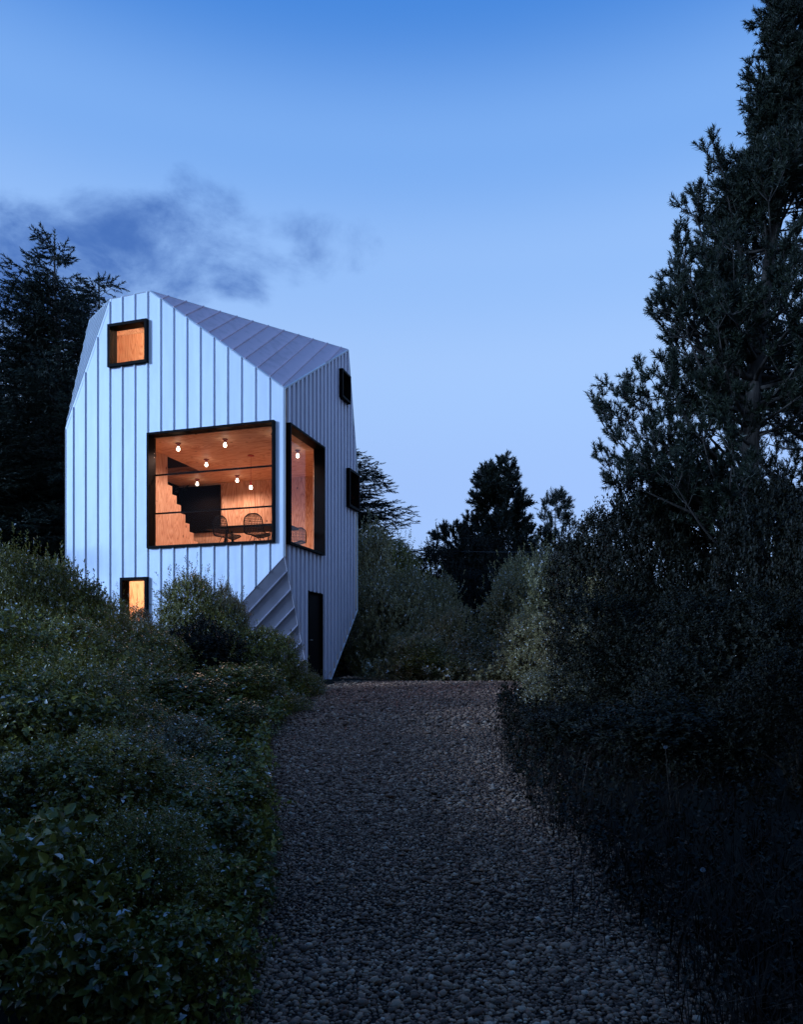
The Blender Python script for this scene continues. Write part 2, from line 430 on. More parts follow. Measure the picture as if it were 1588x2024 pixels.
def clip(poly, a, b, c):
    """keep a*x+b*y <= c"""
    out = []
    for i in range(len(poly)):
        p, q = poly[i], poly[(i + 1) % len(poly)]
        dp, dq = a * p[0] + b * p[1] - c, a * q[0] + b * q[1] - c
        if dp <= 1e-9: out.append(p)
        if (dp < -1e-9 and dq > 1e-9) or (dp > 1e-9 and dq < -1e-9):
            t = dp / (dp - dq); out.append((p[0] + t * (q[0] - p[0]), p[1] + t * (q[1] - p[1])))
    return out


def area(p):
    return abs(sum(p[i][0] * p[(i + 1) % len(p)][1] - p[(i + 1) % len(p)][0] * p[i][1] for i in range(len(p)))) / 2 if len(p) > 2 else 0


def minus(polys, rect):
    x0, x1, y0, y1 = rect; out = []
    for p in polys:
        for q in (clip(p, 1, 0, x0), clip(p, -1, 0, -x1)):
            if area(q) > 1e-5: out.append(q)
        m = clip(clip(p, -1, 0, -x0), 1, 0, x1)
        for q in (clip(m, 0, 1, y0), clip(m, 0, -1, -y1)) if area(m) > 1e-5 else ():
            if area(q) > 1e-5: out.append(q)
    return out


def connected(polys):
    """pieces of one strip that touch each other, group by group"""
    bb = [(min(p[0] for p in q), max(p[0] for p in q), min(p[1] for p in q), max(p[1] for p in q)) for q in polys]
    left, out = set(range(len(polys))), []
    while left:
        todo = [left.pop()]; grp = []
        while todo:
            i = todo.pop(); grp.append(polys[i])
            for j in list(left):
                a, b = bb[i], bb[j]; ox = min(a[1], b[1]) - max(a[0], b[0]); oy = min(a[3], b[3]) - max(a[2], b[2])
                if ox > -1e-5 and oy > -1e-5 and max(ox, oy) > .002: left.remove(j); todo.append(j)
        out.append(grp)
    return out


def facet(name, pts, seam_dir, marks, mat, rects=(), seam_w=.022, seam_h=.04, core=.12, core_mat=None, n_hint=None, sink=0.0, shrink=.998):
    """a wall or roof plane: plywood core, then one metal panel per strip and a standing seam on every joint.
    marks: positions of the joints across the strips."""
    o = pts[0]; e2 = Vector(seam_dir).normalized()
    n = Vector((0, 0, 0))
    for i in range(len(pts)): n += (pts[i] - o).cross(pts[(i + 1) % len(pts)] - o)
    n.normalize()
    if n.dot(n_hint) < 0: n = -n
    e2 = (e2 - n * e2.dot(n)).normalized(); e1 = e2.cross(n).normalized()
    if abs(seam_dir[2]) > .99 and abs(n.z) < .01: o = Vector((0, 0, 0)) if abs(pts[0].dot(n)) < 1e-6 else n * pts[0].dot(n)
    p2 = [((p - o).dot(e1), (p - o).dot(e2)) for p in pts]
    to3 = lambda q, h: o + e1 * q[0] + e2 * q[1] + n * (h - sink)
    c = (sum(p[0] for p in p2) / len(p2), sum(p[1] for p in p2) / len(p2))
    sh = [(c[0] + (p[0] - c[0]) * shrink, c[1] + (p[1] - c[1]) * shrink) for p in p2]
    mb = MB(); polys = [sh]
    for r in rects: polys = minus(polys, r)
    for q in polys: mb.prism([to3(k, -.002) for k in q], n * -core)
    wall = mb.build(name, core_mat or M['ply_wall'], house)
    lo, hi = min(p[0] for p in p2), max(p[0] for p in p2)
    if callable(marks): marks = marks(lo, hi)
    edges = [lo] + [m for m in sorted(marks) if lo + .03 < m < hi - .03] + [hi]
    for a, b in zip(edges, edges[1:]):
        st = clip(clip(p2, -1, 0, -a), 1, 0, b)
        if area(st) < 1e-4: continue
        polys = [st]
        for r in rects: polys = minus(polys, r)
        for grp in connected(polys):
            mb = MB()
            for q in grp: mb.prism([to3(k, .003) for k in q], n * .014)
            mb.build('panel', mat, wall)
    for m in edges[1:-1]:
        st = clip(clip(p2, -1, 0, -(m - seam_w / 2)), 1, 0, m + seam_w / 2)
        polys = [st] if area(st) > 1e-5 else []
        for r in rects: polys = minus(polys, r)
        for grp in connected(polys):
            mb = MB()
            for q in grp: mb.prism([to3(k, .010) for k in q], n * seam_h)
            mb.build('seam', mat, wall)
    return wall


# rectangles (x0,x1,z0,z1) in the plane of each wall
BIG_F, TOP_F, LOW_F = (-3.25, -.19, 2.99, 5.51), (-4.27, -3.25, 7.06, 8.01), (-3.94, -3.25, 1.35, 2.37)
BIG_S, TOP_S, MID_S = (.10, 1.97, 2.97, 5.49), (3.03, 3.62, 7.03, 7.73), (3.52, 4.28, 4.43, 5.40)
DOOR_S = (1.2, 2.03, -.15, 2.10)
FR = .012


def inset(r, d): return (r[0] + d, r[1] - d, r[2] + d, r[3] - d)


marks_f = [-.328 * k for k in range(1, 17)]
facet('front_wall', [A0, A_, B_, P_, C_, E_, G_], (0, 0, 1), marks_f, M['panel'], [inset(r, FR) for r in (BIG_F, TOP_F, LOW_F)], .022, .038, n_hint=Vector((0, -1, 0)))
side_pts = [C_, R_, S_, T_, Q_, H_, E_]
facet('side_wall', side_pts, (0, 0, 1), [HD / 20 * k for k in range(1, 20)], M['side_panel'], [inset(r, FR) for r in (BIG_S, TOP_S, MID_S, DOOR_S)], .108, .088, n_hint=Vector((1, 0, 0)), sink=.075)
dirn = P_ + (R_ - P_) * .895 - C_


def marks_roof(lo, hi):
    n = 11; return [lo + (hi - lo) * k / n for k in range(1, n)]


def pitch(w): return lambda lo, hi: [lo + w * k for k in range(1, int((hi - lo) / w) + 1)]


facet('roof', [C_, P_, R_], dirn, pitch(.33), M['roof_panel'], (), .02, .03, core=.05, shrink=.975, n_hint=Vector((1, -1, 1)))
facet('roof', [A_, B_, D_], B_ - A_, pitch(.13), M['trim'], (), .02, .03, core=.05, shrink=.975, n_hint=Vector((-1, -.2, .3)))
facet('roof', [P_, R_, D_], R_ - P_, pitch(.5), M['roof_panel'], (), .02, .03, core=.05, shrink=.975, n_hint=Vector((0, 0, 1)))
facet('roof', [P_, D_, B_], D_ - B_, pitch(.5), M['roof_panel'], (), .02, .03, core=.05, shrink=.975, n_hint=Vector((0, 0, 1)))
facet('roof', [R_, S_, K_], (S_ - R_), pitch(.5), M['roof_panel'], (), .02, .03, core=.05, shrink=.975, n_hint=Vector((0, 1, .5)))
facet('roof', [R_, K_, D_], (K_ - R_), pitch(.5), M['roof_panel'], (), .02, .03, core=.05, shrink=.975, n_hint=Vector((-.3, 1, 1)))
facet('roof', [A_, D_, K_], (D_ - A_), pitch(.5), M['roof_panel'], (), .02, .03, core=.05, shrink=.975, n_hint=Vector((-1, .3, .3)))
facet('corner_soffit', [E_, G_, H_], G_ - E_, pitch(.32), M['shaded_soffit_panel'], (), .02, .035, n_hint=Vector((1, -1, -.6)))
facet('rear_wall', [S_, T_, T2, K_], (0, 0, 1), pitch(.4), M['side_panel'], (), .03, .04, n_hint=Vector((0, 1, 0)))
facet('outer_wall', [A0, A_, K_, T2, Q2], (0, 0, 1), pitch(.4), M['panel'], (), .03, .04, n_hint=Vector((-1, 0, 0)))
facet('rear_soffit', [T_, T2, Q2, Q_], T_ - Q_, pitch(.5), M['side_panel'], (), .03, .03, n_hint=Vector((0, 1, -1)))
for a, b, w in ((A_, B_, .04), (B_, P_, .04), (P_, C_, .045), (C_, E_, .05), (C_, R_, .04), (R_, S_, .04), (S_, T_, .04), (T_, Q_, .04), (P_, R_, .045),
                (A_, D_, .04), (D_, B_, .04), (A0, A_, .05), (E_, G_, .035), (E_, H_, .035)):
    MB().bar(a, b, w, w, (0.3, -.5, .8)).build('edge_trim', M['trim'] if w > .036 else M['side_panel'], house)
MB().prism([(-HW + .1, .1, -.35), (-3.1, .1, -.35), (-.3, 1.5, -.35), (-.1, 2.28, -.35), (-HW + .1, 2.28, -.35)], (0, 0, .3)).build('foundation', M['concrete'], house)
MB().box(-.2, .22, 1.05, 2.4, -.2, -.03).build('doorstep', M['concrete'], house)


def window(plane, rect, w=.045, out=.10, inn=.16, glass_at=-.02, bars=(), pane_mat=None, label=None):
    x0, x1, z0, z1 = rect
    mb = MB()
    def bx(u0, u1, a, b, d0, d1):
        if plane == 'front': return (u0, u1, -d1, -d0, a, b)
        return (d0, d1, u0, u1, a, b)
    for u0, u1, a, b in ((x0, x0 + w, z0, z1), (x1 - w, x1, z0, z1), (x0 + w, x1 - w, z0, z0 + w), (x0 + w, x1 - w, z1 - w, z1)):
        mb.box(*bx(u0, u1, a, b, -inn, out))
    f = mb.build('window', M['black'], house)
    if label: f['label'] = label
    MB().box(*bx(x0 + w, x1 - w, z0 + w, z1 - w, glass_at - .004, glass_at + .004)).build('pane', pane_mat or M['glass'], f)
    for zb in bars:
        MB().box(*bx(x0 + w, x1 - w, zb - .016, zb + .016, glass_at - .05, glass_at - .018)).build('transom', M['black'], f)
    return f


window('front', BIG_F, inn=.17, glass_at=-.14, bars=(3.79, 4.64), label='large lit window with two thin transom bars')
window('front', TOP_F, w=.06, label='small lit square window under the roof peak')
window('front', LOW_F, w=.06, label='small lit ground-floor window behind the shrubs')
window('side', BIG_S, inn=.17, glass_at=-.14, label='tall lit side window beside the house corner')
window('side', TOP_S, w=.05, out=.12, inn=.24, glass_at=-.22, label='small black window high on the side wall')
window('side', MID_S, w=.06, out=.12, inn=.30, glass_at=-.28, label='black window near the rear edge of the side wall')
x0, x1, z0, z1 = DOOR_S
dr = MB().box(-.09, -.045, x0 + .03, x1 - .03, -.02, z1 - .03).build('door', M['door'], house)
hb = MB().tube([(-.045, x0 + .14, 1.0), (.0, x0 + .14, 1.0)], .012, 8).tube([(.0, x0 + .13, 1.0), (.0, x0 + .26, 1.0)], .011, 8)
hb.build('handle', M['handle'], dr)
fm = MB()
for u0, u1, a, b in ((x0, x0 + .03, -.05, z1), (x1 - .03, x1, -.05, z1), (x0 + .03, x1 - .03, z1 - .03, z1)): fm.box(-.12, .02, u0, u1, a, b)
fm.build('door_frame', M['black'], house)

# ---- inside: slabs, stairwell, partitions
FZ, CZ = 2.90, 5.45                                   # floor and ceiling of the lit room
X0, X1, Y0, Y1 = -5.325, -.125, .125, 4.245


def ceiling_with_hole(z0, z1, hole, mat):
    mb = MB()
    for p in minus([[(X0, Y0), (X1, Y0), (X1, Y1), (X0, Y1)]], hole):
        mb.prism([(q[0], q[1], z0) for q in p], (0, 0, z1 - z0))
    return mb.build('ceiling', mat, house)


HOLE = (-5.2, -3.80, .95, 3.10)
ceiling_with_hole(CZ, CZ + .2, HOLE, M['ply_ceiling'])
hx0, hx1, hy0, hy1 = HOLE
sh = MB()
for b in ((hx0 - .04, hx0 - .002, hy0, hy1, CZ + .202, CZ + 1.2), (hx1 + .002, hx1 + .04, hy0, hy1, CZ + .202, CZ + 1.2), (hx0, hx1, hy0 - .04, hy0 - .002, CZ + .202, CZ + 1.2), (hx0, hx1, hy1 + .002, hy1 + .04, CZ + .202, CZ + 1.2), (hx0 - .04, hx1 + .04, hy0 - .04, hy1 + .04, CZ + 1.205, CZ + 1.24)):
    sh.box(*b)
sh.build('stair_shaft', M['dark_wood'], house)
MB().box(X0, X1, Y0, Y1, FZ - .2, FZ).build('floor', M['ply_ceiling'], house)
# stepped plywood side of the stair
prof = [(.3, FZ), (3.15, FZ), (3.15, FZ + .1)]
v, z = 3.15, FZ + .1
while z < 4.65:
    z2 = z + .197; v2 = v - .187
    prof += [(v2 + .0, z), (v2, z2)] if False else [(v, z2), (v2, z2)]
    v, z = v2, z2
prof += [(v, CZ - .004), (.3, CZ - .004)]
sp = MB(); xs = -3.82


def column_fill(prof):
    """stepped profile as rectangles side by side"""
    out = []; v, z = 3.15, FZ + .1
    while z < 4.65:
        z2 = z + .197; v2 = v - .187; out.append((v2, v, z2)); v, z = v2, z2
    out.append((.3, v, CZ - .004)); return out


for a, b, zt in column_fill(prof): sp.box(xs, xs + .03, a, b, FZ + .002, zt)
sp.build('stair_balustrade', M['ply_wall'], house)
stz = FZ
stv = 3.25
for k in range(11):
    MB().box(-5.2, xs - .003, stv - .25 - .187 * k, stv - .187 * k, FZ + .02 + .197 * k, FZ + .06 + .197 * k).build('stair_tread', M['ply_ceiling'], house)
MB().box(-5.31, -3.98, Y1 - .06, Y1 - .004, FZ + 1.2, CZ - .05).build('black_wall_panel', M['black_wall'], house)
MB().box(X0 + .004, X0 + .05, 1.2, Y1 - .07, FZ + .9, CZ - .002).build('black_wall_panel', M['black_wall'], house)
# upper room and ground-floor room linings
MB().box(-5.0, -2.4, 1.05, 1.09, CZ + .2, 8.30).build('partition', M['ply_wall'], house)
MB().box(-2.44, -2.40, .14, 1.04, CZ + .2, 7.9).build('partition', M['ply_wall'], house)
MB().box(-5.2, -3.10, 1.7, 1.74, 0, FZ - .21).build('partition', M['ply_wall'], house)
MB().box(-3.58, -3.54, .8, 1.69, 0, FZ - .21).build('partition', M['ply_wall'], house)

# ---- lamps
RZ = house.rotation_euler.z
Hm = Matrix.Translation(house.location) @ Matrix.Rotation(RZ, 4, 'Z')


def house_pt(x, y, z): return Hm @ Vector((x, y, z))


def lamp_light(t, loc, power, kind='SPOT'):
    d = bpy.data.lights.new('lamp_light', kind); d.energy = power; d.color = (1, .59, .46) if kind == 'SPOT' else (1, .76, .56); d.shadow_soft_size = .05
    if kind == 'SPOT': d.spot_size = radians(168); d.spot_blend = .6
    o = link('lamp_light', d, t); o.location = loc


def ceiling_bulb(pos, label, group='bare bulbs in red ceiling sockets', power=64, kind='SPOT'):
    t = empty('ceiling_lamp', pos, RZ)
    MB().lathe([(0, 0), (.062, -.001), (.066, -.012), (.05, -.02), (.032, -.03), (.030, -.075), (0, -.076)]).build('socket', M['rose'], t, True)
    MB().lathe([(0, -.074), (.02, -.078), (.024, -.098), (.035, -.122), (.038, -.145), (.031, -.166), (.016, -.178), (0, -.181)]).build('bulb', M['bulb'], t, True)
    lamp_light(t, (0, 0, -.23), power, kind)
    return tag(t, label, 'lamp', group)


def on_ceiling(px, py):
    zc = HB + CZ - .002; Y = (zc - CAMZ) * FPX / (HOR - py)
    return Vector(((px - 794) / FPX * Y, Y, zc))


for px, py, lab in ((352.5, 876, 'bare bulb on the ceiling just inside the big window, nearest its far jamb'),
                    (445, 868, 'bare bulb at the middle of the front row behind the big window'),
                    (541, 858, 'bare bulb half hidden by the big window frame nearest the house corner'),
                    (408, 908, 'bare bulb of the second row, beside the dark ceiling opening'),
                    (390, 947, 'bare bulb above the black wall panel at the back of the room'),
                    (469, 940, 'bare bulb at the back of the room beside the hanging pendant'),
                    (588.6, 890, 'bare bulb seen through the tall side window')):
    ceiling_bulb(on_ceiling(px, py), lab)
pp = on_ceiling(496, 900)
t = empty('pendant_lamp', pp, RZ); tag(t, 'pendant bulb hanging on a thin red cord above the table', 'lamp')
MB().lathe([(0, 0), (.075, -.001), (.078, -.014), (.05, -.022), (0, -.024)]).build('ceiling_rose', M['cord'], t, True)
MB().tube([(0, 0, -.02), (0, 0, -.62)], .004, 6).build('cord', M['cord'], t)
MB().lathe([(0, -.62), (.016, -.62), (.024, -.66), (.026, -.72), (0, -.722)]).build('socket', M['cord'], t, True)
MB().lathe([(0, -.72), (.022, -.725), (.036, -.75), (.041, -.775), (.034, -.80), (.018, -.815), (0, -.817)]).build('bulb', M['bulb'], t, True)
lamp_light(t, (0, 0, -.86), 40)
ceiling_bulb(house_pt(-3.02, .5, 8.3), 'bulb lighting the attic room, hidden beside the small upper window', None, 120, 'POINT')
ceiling_bulb(house_pt(-4.5, .55, FZ - .205), 'bulb lighting the ground floor, hidden behind the small lower window', None, 95, 'POINT')

# ---- table and wire chairs
tb = empty('dining_table', house_pt(-1.6, 1.62, FZ), RZ); tag(tb, 'long black table behind the big corner window', 'table')
MB().box(-1.02, 1.02, -.36, .36, .70, .75).build('tabletop', M['wire'], tb)
for sx in (-.62, .62):
    for s in (-1, 1):
        MB().bar((sx - .02, s * .30, .0), (sx + .02, s * .10, .70), .05, .04).build('leg', M['wire'], tb)
    MB().bar((sx, -.2, .35), (sx, .2, .35), .035, .035, (1, 0, 0)).build('stretcher', M['wire'], tb)


def wire_chair():
    t = empty('wire_chair', (0, 0, 0))
    # shell profile, seat front to back top; chair faces +y
    prof = [(.235, .415), (.18, .432), (.08, .425), (-.04, .415), (-.13, .42), (-.185, .455), (-.215, .52), (-.235, .60), (-.25, .69), (-.262, .77), (-.268, .83)]
    half = [.20, .225, .235, .235, .232, .228, .225, .222, .215, .19, .10]
    def pt(i, s):
        y, z = prof[i]; w = half[i]; k = i / 10
        dish = (1 - s * s)
        return Vector((s * w, y - (.03 * dish if i > 5 else 0) + (.03 if i > 5 else 0), z - (.03 * dish if i < 6 else 0) + (.02 if i < 6 else 0) * abs(s)))
    def lerp(f, s):
        i = min(int(f), 9); return pt(i, s).lerp(pt(i + 1, s), f - i)
    mb = MB()
    for s in np.linspace(-1, 1, 13): mb.tube([lerp(f, s) for f in np.linspace(0, 10, 15)], .0065, 3, False)
    for f in np.linspace(0, 9.8, 24): mb.tube([lerp(f, s) for s in np.linspace(-1, 1, 7)], .0065, 3, False)
    mb.build('wire_seat', M['wire'], t)
    rim = [lerp(f, 1) for f in np.linspace(0, 10, 18)] + [lerp(10, s) for s in np.linspace(1, -1, 7)[1:]] + [lerp(f, -1) for f in np.linspace(10, 0, 18)[1:]] + [lerp(0, s) for s in np.linspace(-1, 1, 7)[1:]]
    MB().tube(rim, .013, 5, False).build('rim', M['wire'], t)
    for sx in (-1, 1):
        for sy in (-1, 1):
            MB().tube([(sx * .09, sy * .07 + .0, .40), (sx * .215, sy * .20, 0)], .008, 5).build('leg', M['wire'], t)
    st = MB()
    for sx in (-1, 1):
        st.tube([(sx * .15, .135, .2), (0, 0, .36), (sx * .15, -.135, .2)], .005, 4)
        st.tube([(sx * .15, .135, .2), (sx * .15, -.135, .2)], .005, 4)
    st.tube([(-.15, .135, .2), (.15, .135, .2)], .005, 4).tube([(-.15, -.135, .2), (.15, -.135, .2)], .005, 4)
    st.build('strut', M['wire'], t)
    return t


ch0 = wire_chair()
for i, (x, y, rz, lab) in enumerate(((-1.80, .80, -.25, 'black wire chair with its back to the window, nearer the stair'),
                                     (-1.02, .76, .05, 'black wire chair with its back to the window, nearer the house corner'),
                                     (-1.35, 2.1, pi - .1, 'black wire chair across the table, its seat glimpsed below the tabletop'),
                                     (-.75, 2.12, pi + .15, 'black wire chair across the table, partly behind the corner jamb'))):
    c = ch0 if i == 0 else copy_tree(ch0)
    c.location = house_pt(x, y, FZ); c.rotation_euler = (0, 0, RZ + rz)
    tag(c, lab, 'chair', 'black wire chairs round the table')

# ================================================================== vegetation
rng = np.random.default_rng(11)


def frames(d, rs):
    """rotation matrices (k,3,3) whose z axis is d, random roll; columns are axes"""
    d = d / np.linalg.norm(d, axis=1, keepdims=True)
    r = rs.normal(size=d.shape); x = np.cross(r, d); x /= np.linalg.norm(x, axis=1, keepdims=True) + 1e-9
    y = np.cross(d, x)
    return np.stack([x, y, d], axis=2)


def stamp(TV, TF, Rm, pos, scale):
    k, n = len(pos), len(TV)
    V = np.einsum('kij,nj->kni', Rm * scale[:, None, None], TV) + pos[:, None, :]
    F = TF[None] + (np.arange(k) * n)[:, None, None]
    return V.reshape(-1, 3), F.reshape(-1, 3)


def merge(parts):
    Vs, Fs, n = [], [], 0
    for V, F in parts:
        Vs.append(V); Fs.append(F + n); n += len(V)
    return np.concatenate(Vs), np.concatenate(Fs)


def leaf_template(L, W, broad):
    f = W * .22
    if broad:
        V = np.array([(0, 0, 0), (-W * .46, L * .32, f), (-W * .36, L * .68, f * .8), (0, L, -L * .12), (W * .36, L * .68, f * .8), (W * .46, L * .32, f)])
        F = np.array([(0, 5, 4), (0, 4, 3), (0, 3, 2), (0, 2, 1)])
    else:
        V = np.array([(0, 0, 0), (-W / 2, L * .45, f), (0, L, -L * .08), (W / 2, L * .45, f)]); F = np.array([(0, 3, 2), (0, 2, 1)])
    return V, F


def sprig(n, S, L, W, broad, rs):
    parts = []; lv, lf = leaf_template(L, W, broad)
    for i in range(n):
        a = i * 2.4 + rs.uniform(-.4, .4); tilt = rs.uniform(.25, 1.05); s = rs.uniform(.65, 1.15)
        out = np.array([cos(a) * cos(tilt), sin(a) * cos(tilt), sin(tilt)])
        side = np.cross(out, (0, 0, 1)); side /= np.linalg.norm(side); nn = np.cross(side, out)
        Rm = np.stack([side, out, nn], axis=1)
        parts.append((lv @ Rm.T * s + np.array([0, 0, S * (i + .3) / n]), lf))
    return merge(parts)


def bush_geo(seed, r, h, n_sprig, L, W, broad=False, nleaf=9, lobes=11, shaggy=.3, stray=.13):
    rs = np.random.default_rng(seed)
    # lobes: a lumpy heap inside a dome
    c = []
    for _ in range(lobes):
        a, q = rs.uniform(0, 2 * pi), sqrt(rs.uniform(0, 1)) * .68
        hz = rs.uniform(.22, .80) * (1 - .45 * q * q)
        c.append((cos(a) * q * r, sin(a) * q * r, hz * h, rs.uniform(.26, .42) * r, rs.uniform(.16, .26) * h))
    c.append((0, 0, .45 * h, .5 * r, .32 * h)); c = np.array(c)
    k = n_sprig * 3
    idx = rs.integers(0, len(c), k); d = rs.normal(size=(k, 3)); d[:, 2] += .25; d /= np.linalg.norm(d, axis=1, keepdims=True)
    rad = rs.uniform(.72, 1.0, k); rad[rs.uniform(size=k) < .18] *= rs.uniform(.3, .8)
    pos = c[idx, :3] + d * np.stack([c[idx, 3], c[idx, 3], c[idx, 4]], 1) * rad[:, None]
    # drop those deep inside other lobes or underground
    q = (pos[:, None, :] - c[None, :, :3]) / np.stack([c[:, 3], c[:, 3], c[:, 4]], 1)[None]
    inside = (np.linalg.norm(q, axis=2) < .62).sum(1)
    keep = ((inside == 0) | (rs.uniform(size=k) < .12)) & (pos[:, 2] > .02 * h)
    pos, d = pos[keep][:n_sprig], d[keep][:n_sprig]; k = len(pos)
    st = rs.uniform(size=k) < stray
    pos[st] += d[st] * rs.uniform(.04, shaggy + .05, st.sum())[:, None] * r * .8
    ax = d + np.array([0, 0, .55]) + rs.normal(size=(k, 3)) * .45
    Rm = frames(ax, rs); sc = rs.uniform(.7, 1.25, k); parts = []
    for j in range(5):
        tv, tf = sprig(nleaf, L * nleaf * .33, L, W, broad, rs)
        s = np.arange(k) % 5 == j
        parts.append(stamp(tv, tf, Rm[s], pos[s], sc[s]))
    V, F = merge(parts)
    stems = MB()
    for i in range(len(c)):
        p = c[i, :3]; m = np.array([p[0] * .35, p[1] * .35, p[2] * .55])
        stems.tube([(p[0] * .08, p[1] * .08, -.1), m, p], [.02 * r + .006, .013 * r + .004, .004], 5, False)
    return V, F, stems


PROTO = {}


def proto(key, mat, **kw):
    V, F, st = bush_geo(**kw)
    PROTO[key] = (big_mesh('foliage', V, F, mat), st.mesh('stems', M['stem']), kw['r'], kw['h'], float(np.quantile(V[:, 2], .997)))


proto('broad_near_a', M['leaf_broad'], seed=1, r=.5, h=.9, n_sprig=700, L=.058, W=.036, broad=True, nleaf=7)
proto('broad_near_b', M['leaf_broad'], seed=2, r=.5, h=.9, n_sprig=650, L=.068, W=.042, broad=True, nleaf=6)
proto('small_near', M['leaf_small'], seed=3, r=.5, h=.9, n_sprig=2300, L=.024, W=.014, nleaf=10)
proto('broad_mid', M['leaf_broad'], seed=4, r=.9, h=1.5, n_sprig=2600, L=.055, W=.034, broad=True, nleaf=7)
proto('small_mid_a', M['leaf_small'], seed=5, r=.9, h=1.5, n_sprig=4200, L=.036, W=.02, nleaf=9)
proto('small_mid_b', M['leaf_grey'], seed=6, r=.9, h=1.5, n_sprig=4000, L=.036, W=.022, nleaf=9)
proto('far_a', M['leaf_small'], seed=7, r=1.3, h=2.4, n_sprig=5200, L=.05, W=.028, nleaf=9, lobes=15)
proto('far_b', M['leaf_grey'], seed=8, r=1.3, h=2.4, n_sprig=5200, L=.055, W=.028, nleaf=9, lobes=14, shaggy=.3, stray=.08)
proto('far_c', M['leaf_broad'], seed=9, r=1.3, h=2.4, n_sprig=4600, L=.06, W=.036, nleaf=8, lobes=15)
proto('pale', M['leaf_grey_lit'], seed=14, r=1.3, h=2.4, n_sprig=4600, L=.055, W=.028, nleaf=9, lobes=16, shaggy=.35, stray=.12)
proto('broad_big', M['leaf_broad'], seed=15, r=.5, h=.9, n_sprig=620, L=.075, W=.05, broad=True, nleaf=5, shaggy=.3, stray=.15)
proto('shoots', M['leaf_small'], seed=16, r=.7, h=1.6, n_sprig=1100, L=.045, W=.02, nleaf=16, lobes=20, shaggy=.5, stray=.3)
proto('dark_a', M['leaf_shaded'], seed=10, r=1.3, h=2.4, n_sprig=4000, L=.05, W=.028, nleaf=9, lobes=14, shaggy=.25, stray=.06)
proto('dark_b', M['leaf_shaded'], seed=12, r=.7, h=1.1, n_sprig=2200, L=.04, W=.024, nleaf=9)


def bush(key, px, top, Y, wpx, label, group, rz=None, name='shrub', depth=None):
    fol, stm, r, h, htop = PROTO[key]
    x = (px - 794) / FPX * Y; g = zg(x, Y) - .05
    zt = CAMZ + (HOR - top) / FPX * Y
    sx = wpx / 2 / FPX * Y / r; sz = max(zt - g, .25) / htop
    o = empty(name, (x, Y, g), random.Random(label).uniform(0, 6.28) if rz is None else rz)
    o.scale = (sx, sx if depth is None else depth / r, sz)
    link('foliage', fol, o); link('stems', stm, o)
    return tag(o, label, 'shrub', group)


GL = 'shrubs massed on the bank beside the path'
for a in (
    ('far_a', 30, 1082, 9.8, 250, 'tall shrub at the picture edge in front of the dark spruce'),
    ('far_c', 140, 1108, 10.2, 210, 'tall leafy shrub covering the foot of the house front edge'),
    ('far_a', 225, 1178, 11.6, 170, 'dark leafy shrub below the far panels of the bright wall'),
    ('small_mid_b', 285, 1205, 13.4, 150, 'low grey-green shrub under the small ground-floor window'),
    ('far_a', 385, 1128, 13.2, 210, 'big round dark shrub in front of the bright wall'),
    ('far_b', 455, 1155, 13.6, 120, 'upright shrub hiding the foot of the slanted corner panel'),
    ('far_c', 520, 1240, 13.0, 150, 'leafy shrub covering the lower end of the slanted corner panel'),
    ('small_mid_a', 585, 1300, 13.6, 110, 'small shrub crowding the black door'),
    ('small_mid_b', 615, 1330, 14.2, 60, 'tiny pale shrub at the door sill beside the gravel'),
    ('far_c', 270, 1240, 11.0, 230, 'wide shrub below the small ground-floor window'),
    ('dark_b', 405, 1222, 12.0, 190, 'black hollow of twigs under the round dark shrub'),  # dark-coloured shrub put in for the shade under the round one
    ('far_a', 150, 1212, 8.4, 340, 'broad glinting shrub below the tall leafy shrub'),
    ('broad_mid', 470, 1312, 10.6, 240, 'leafy shrub halfway up the bank towards the door'),
    ('small_mid_a', 555, 1355, 11.6, 140, 'low shrub where the gravel widens before the house'),
    ('far_c', 0, 1195, 6.9, 380, 'dark shrub at the picture edge, midway down the bank'),
    ('shoots', 250, 1265, 8.9, 200, 'thin upright shoots rising from the middle of the bank'),
    ('broad_mid', 330, 1330, 8.6, 320, 'broad-leaved shrub in the middle of the bank'),
    ('broad_mid', 450, 1385, 8.2, 200, 'bright-leaved shrub at the path edge midway to the house'),
    ('far_a', 190, 1318, 6.4, 380, 'small-leaved glinting shrub in the middle of the bank'),
    ('broad_near_a', 445, 1462, 6.3, 170, 'leafy clump beside the narrowest stretch of gravel'),
    ('small_mid_b', 345, 1415, 6.1, 280, 'grey-green shrub below the middle of the bank'),
    ('broad_mid', 50, 1330, 5.1, 400, 'dense large-leaved shrub in the shaded corner of the bank'),
    ('shoots', 120, 1290, 5.9, 240, 'thin upright shoots by the picture edge'),
    ('broad_near_b', 435, 1535, 5.0, 200, 'leafy clump leaning over the path edge'),
    ('far_a', 245, 1440, 4.5, 360, 'shaded small-leaved shrub on the lower bank'),
    ('broad_near_a', 385, 1560, 4.2, 250, 'large-leaved clump on the lower bank'),
    ('broad_mid', 80, 1470, 3.8, 380, 'shaded leafy shrub low at the picture edge'),
    ('broad_big', 420, 1690, 3.6, 190, 'big-leaved weed by the pale path stones'),
    ('small_mid_a', 280, 1590, 3.3, 330, 'nearly black fine-leaved shrub, second from the bottom corner'),
    ('broad_big', 80, 1620, 2.95, 340, 'nearly black big-leaved shrub in the bottom corner'),
    ('broad_near_a', 528, 1655, 4.75, 80, 'yellow-green weed spilling onto the gravel'),
    ('broad_near_b', 365, 1790, 2.8, 230, 'lowest dark leafy clump beside the gravel'),
    ('broad_big', 190, 1790, 2.5, 300, 'lowest dark big-leaved clump at the bottom of the bank'),
):
    bush(*a, GL)
GB = 'shrubs beyond the end of the gravel'
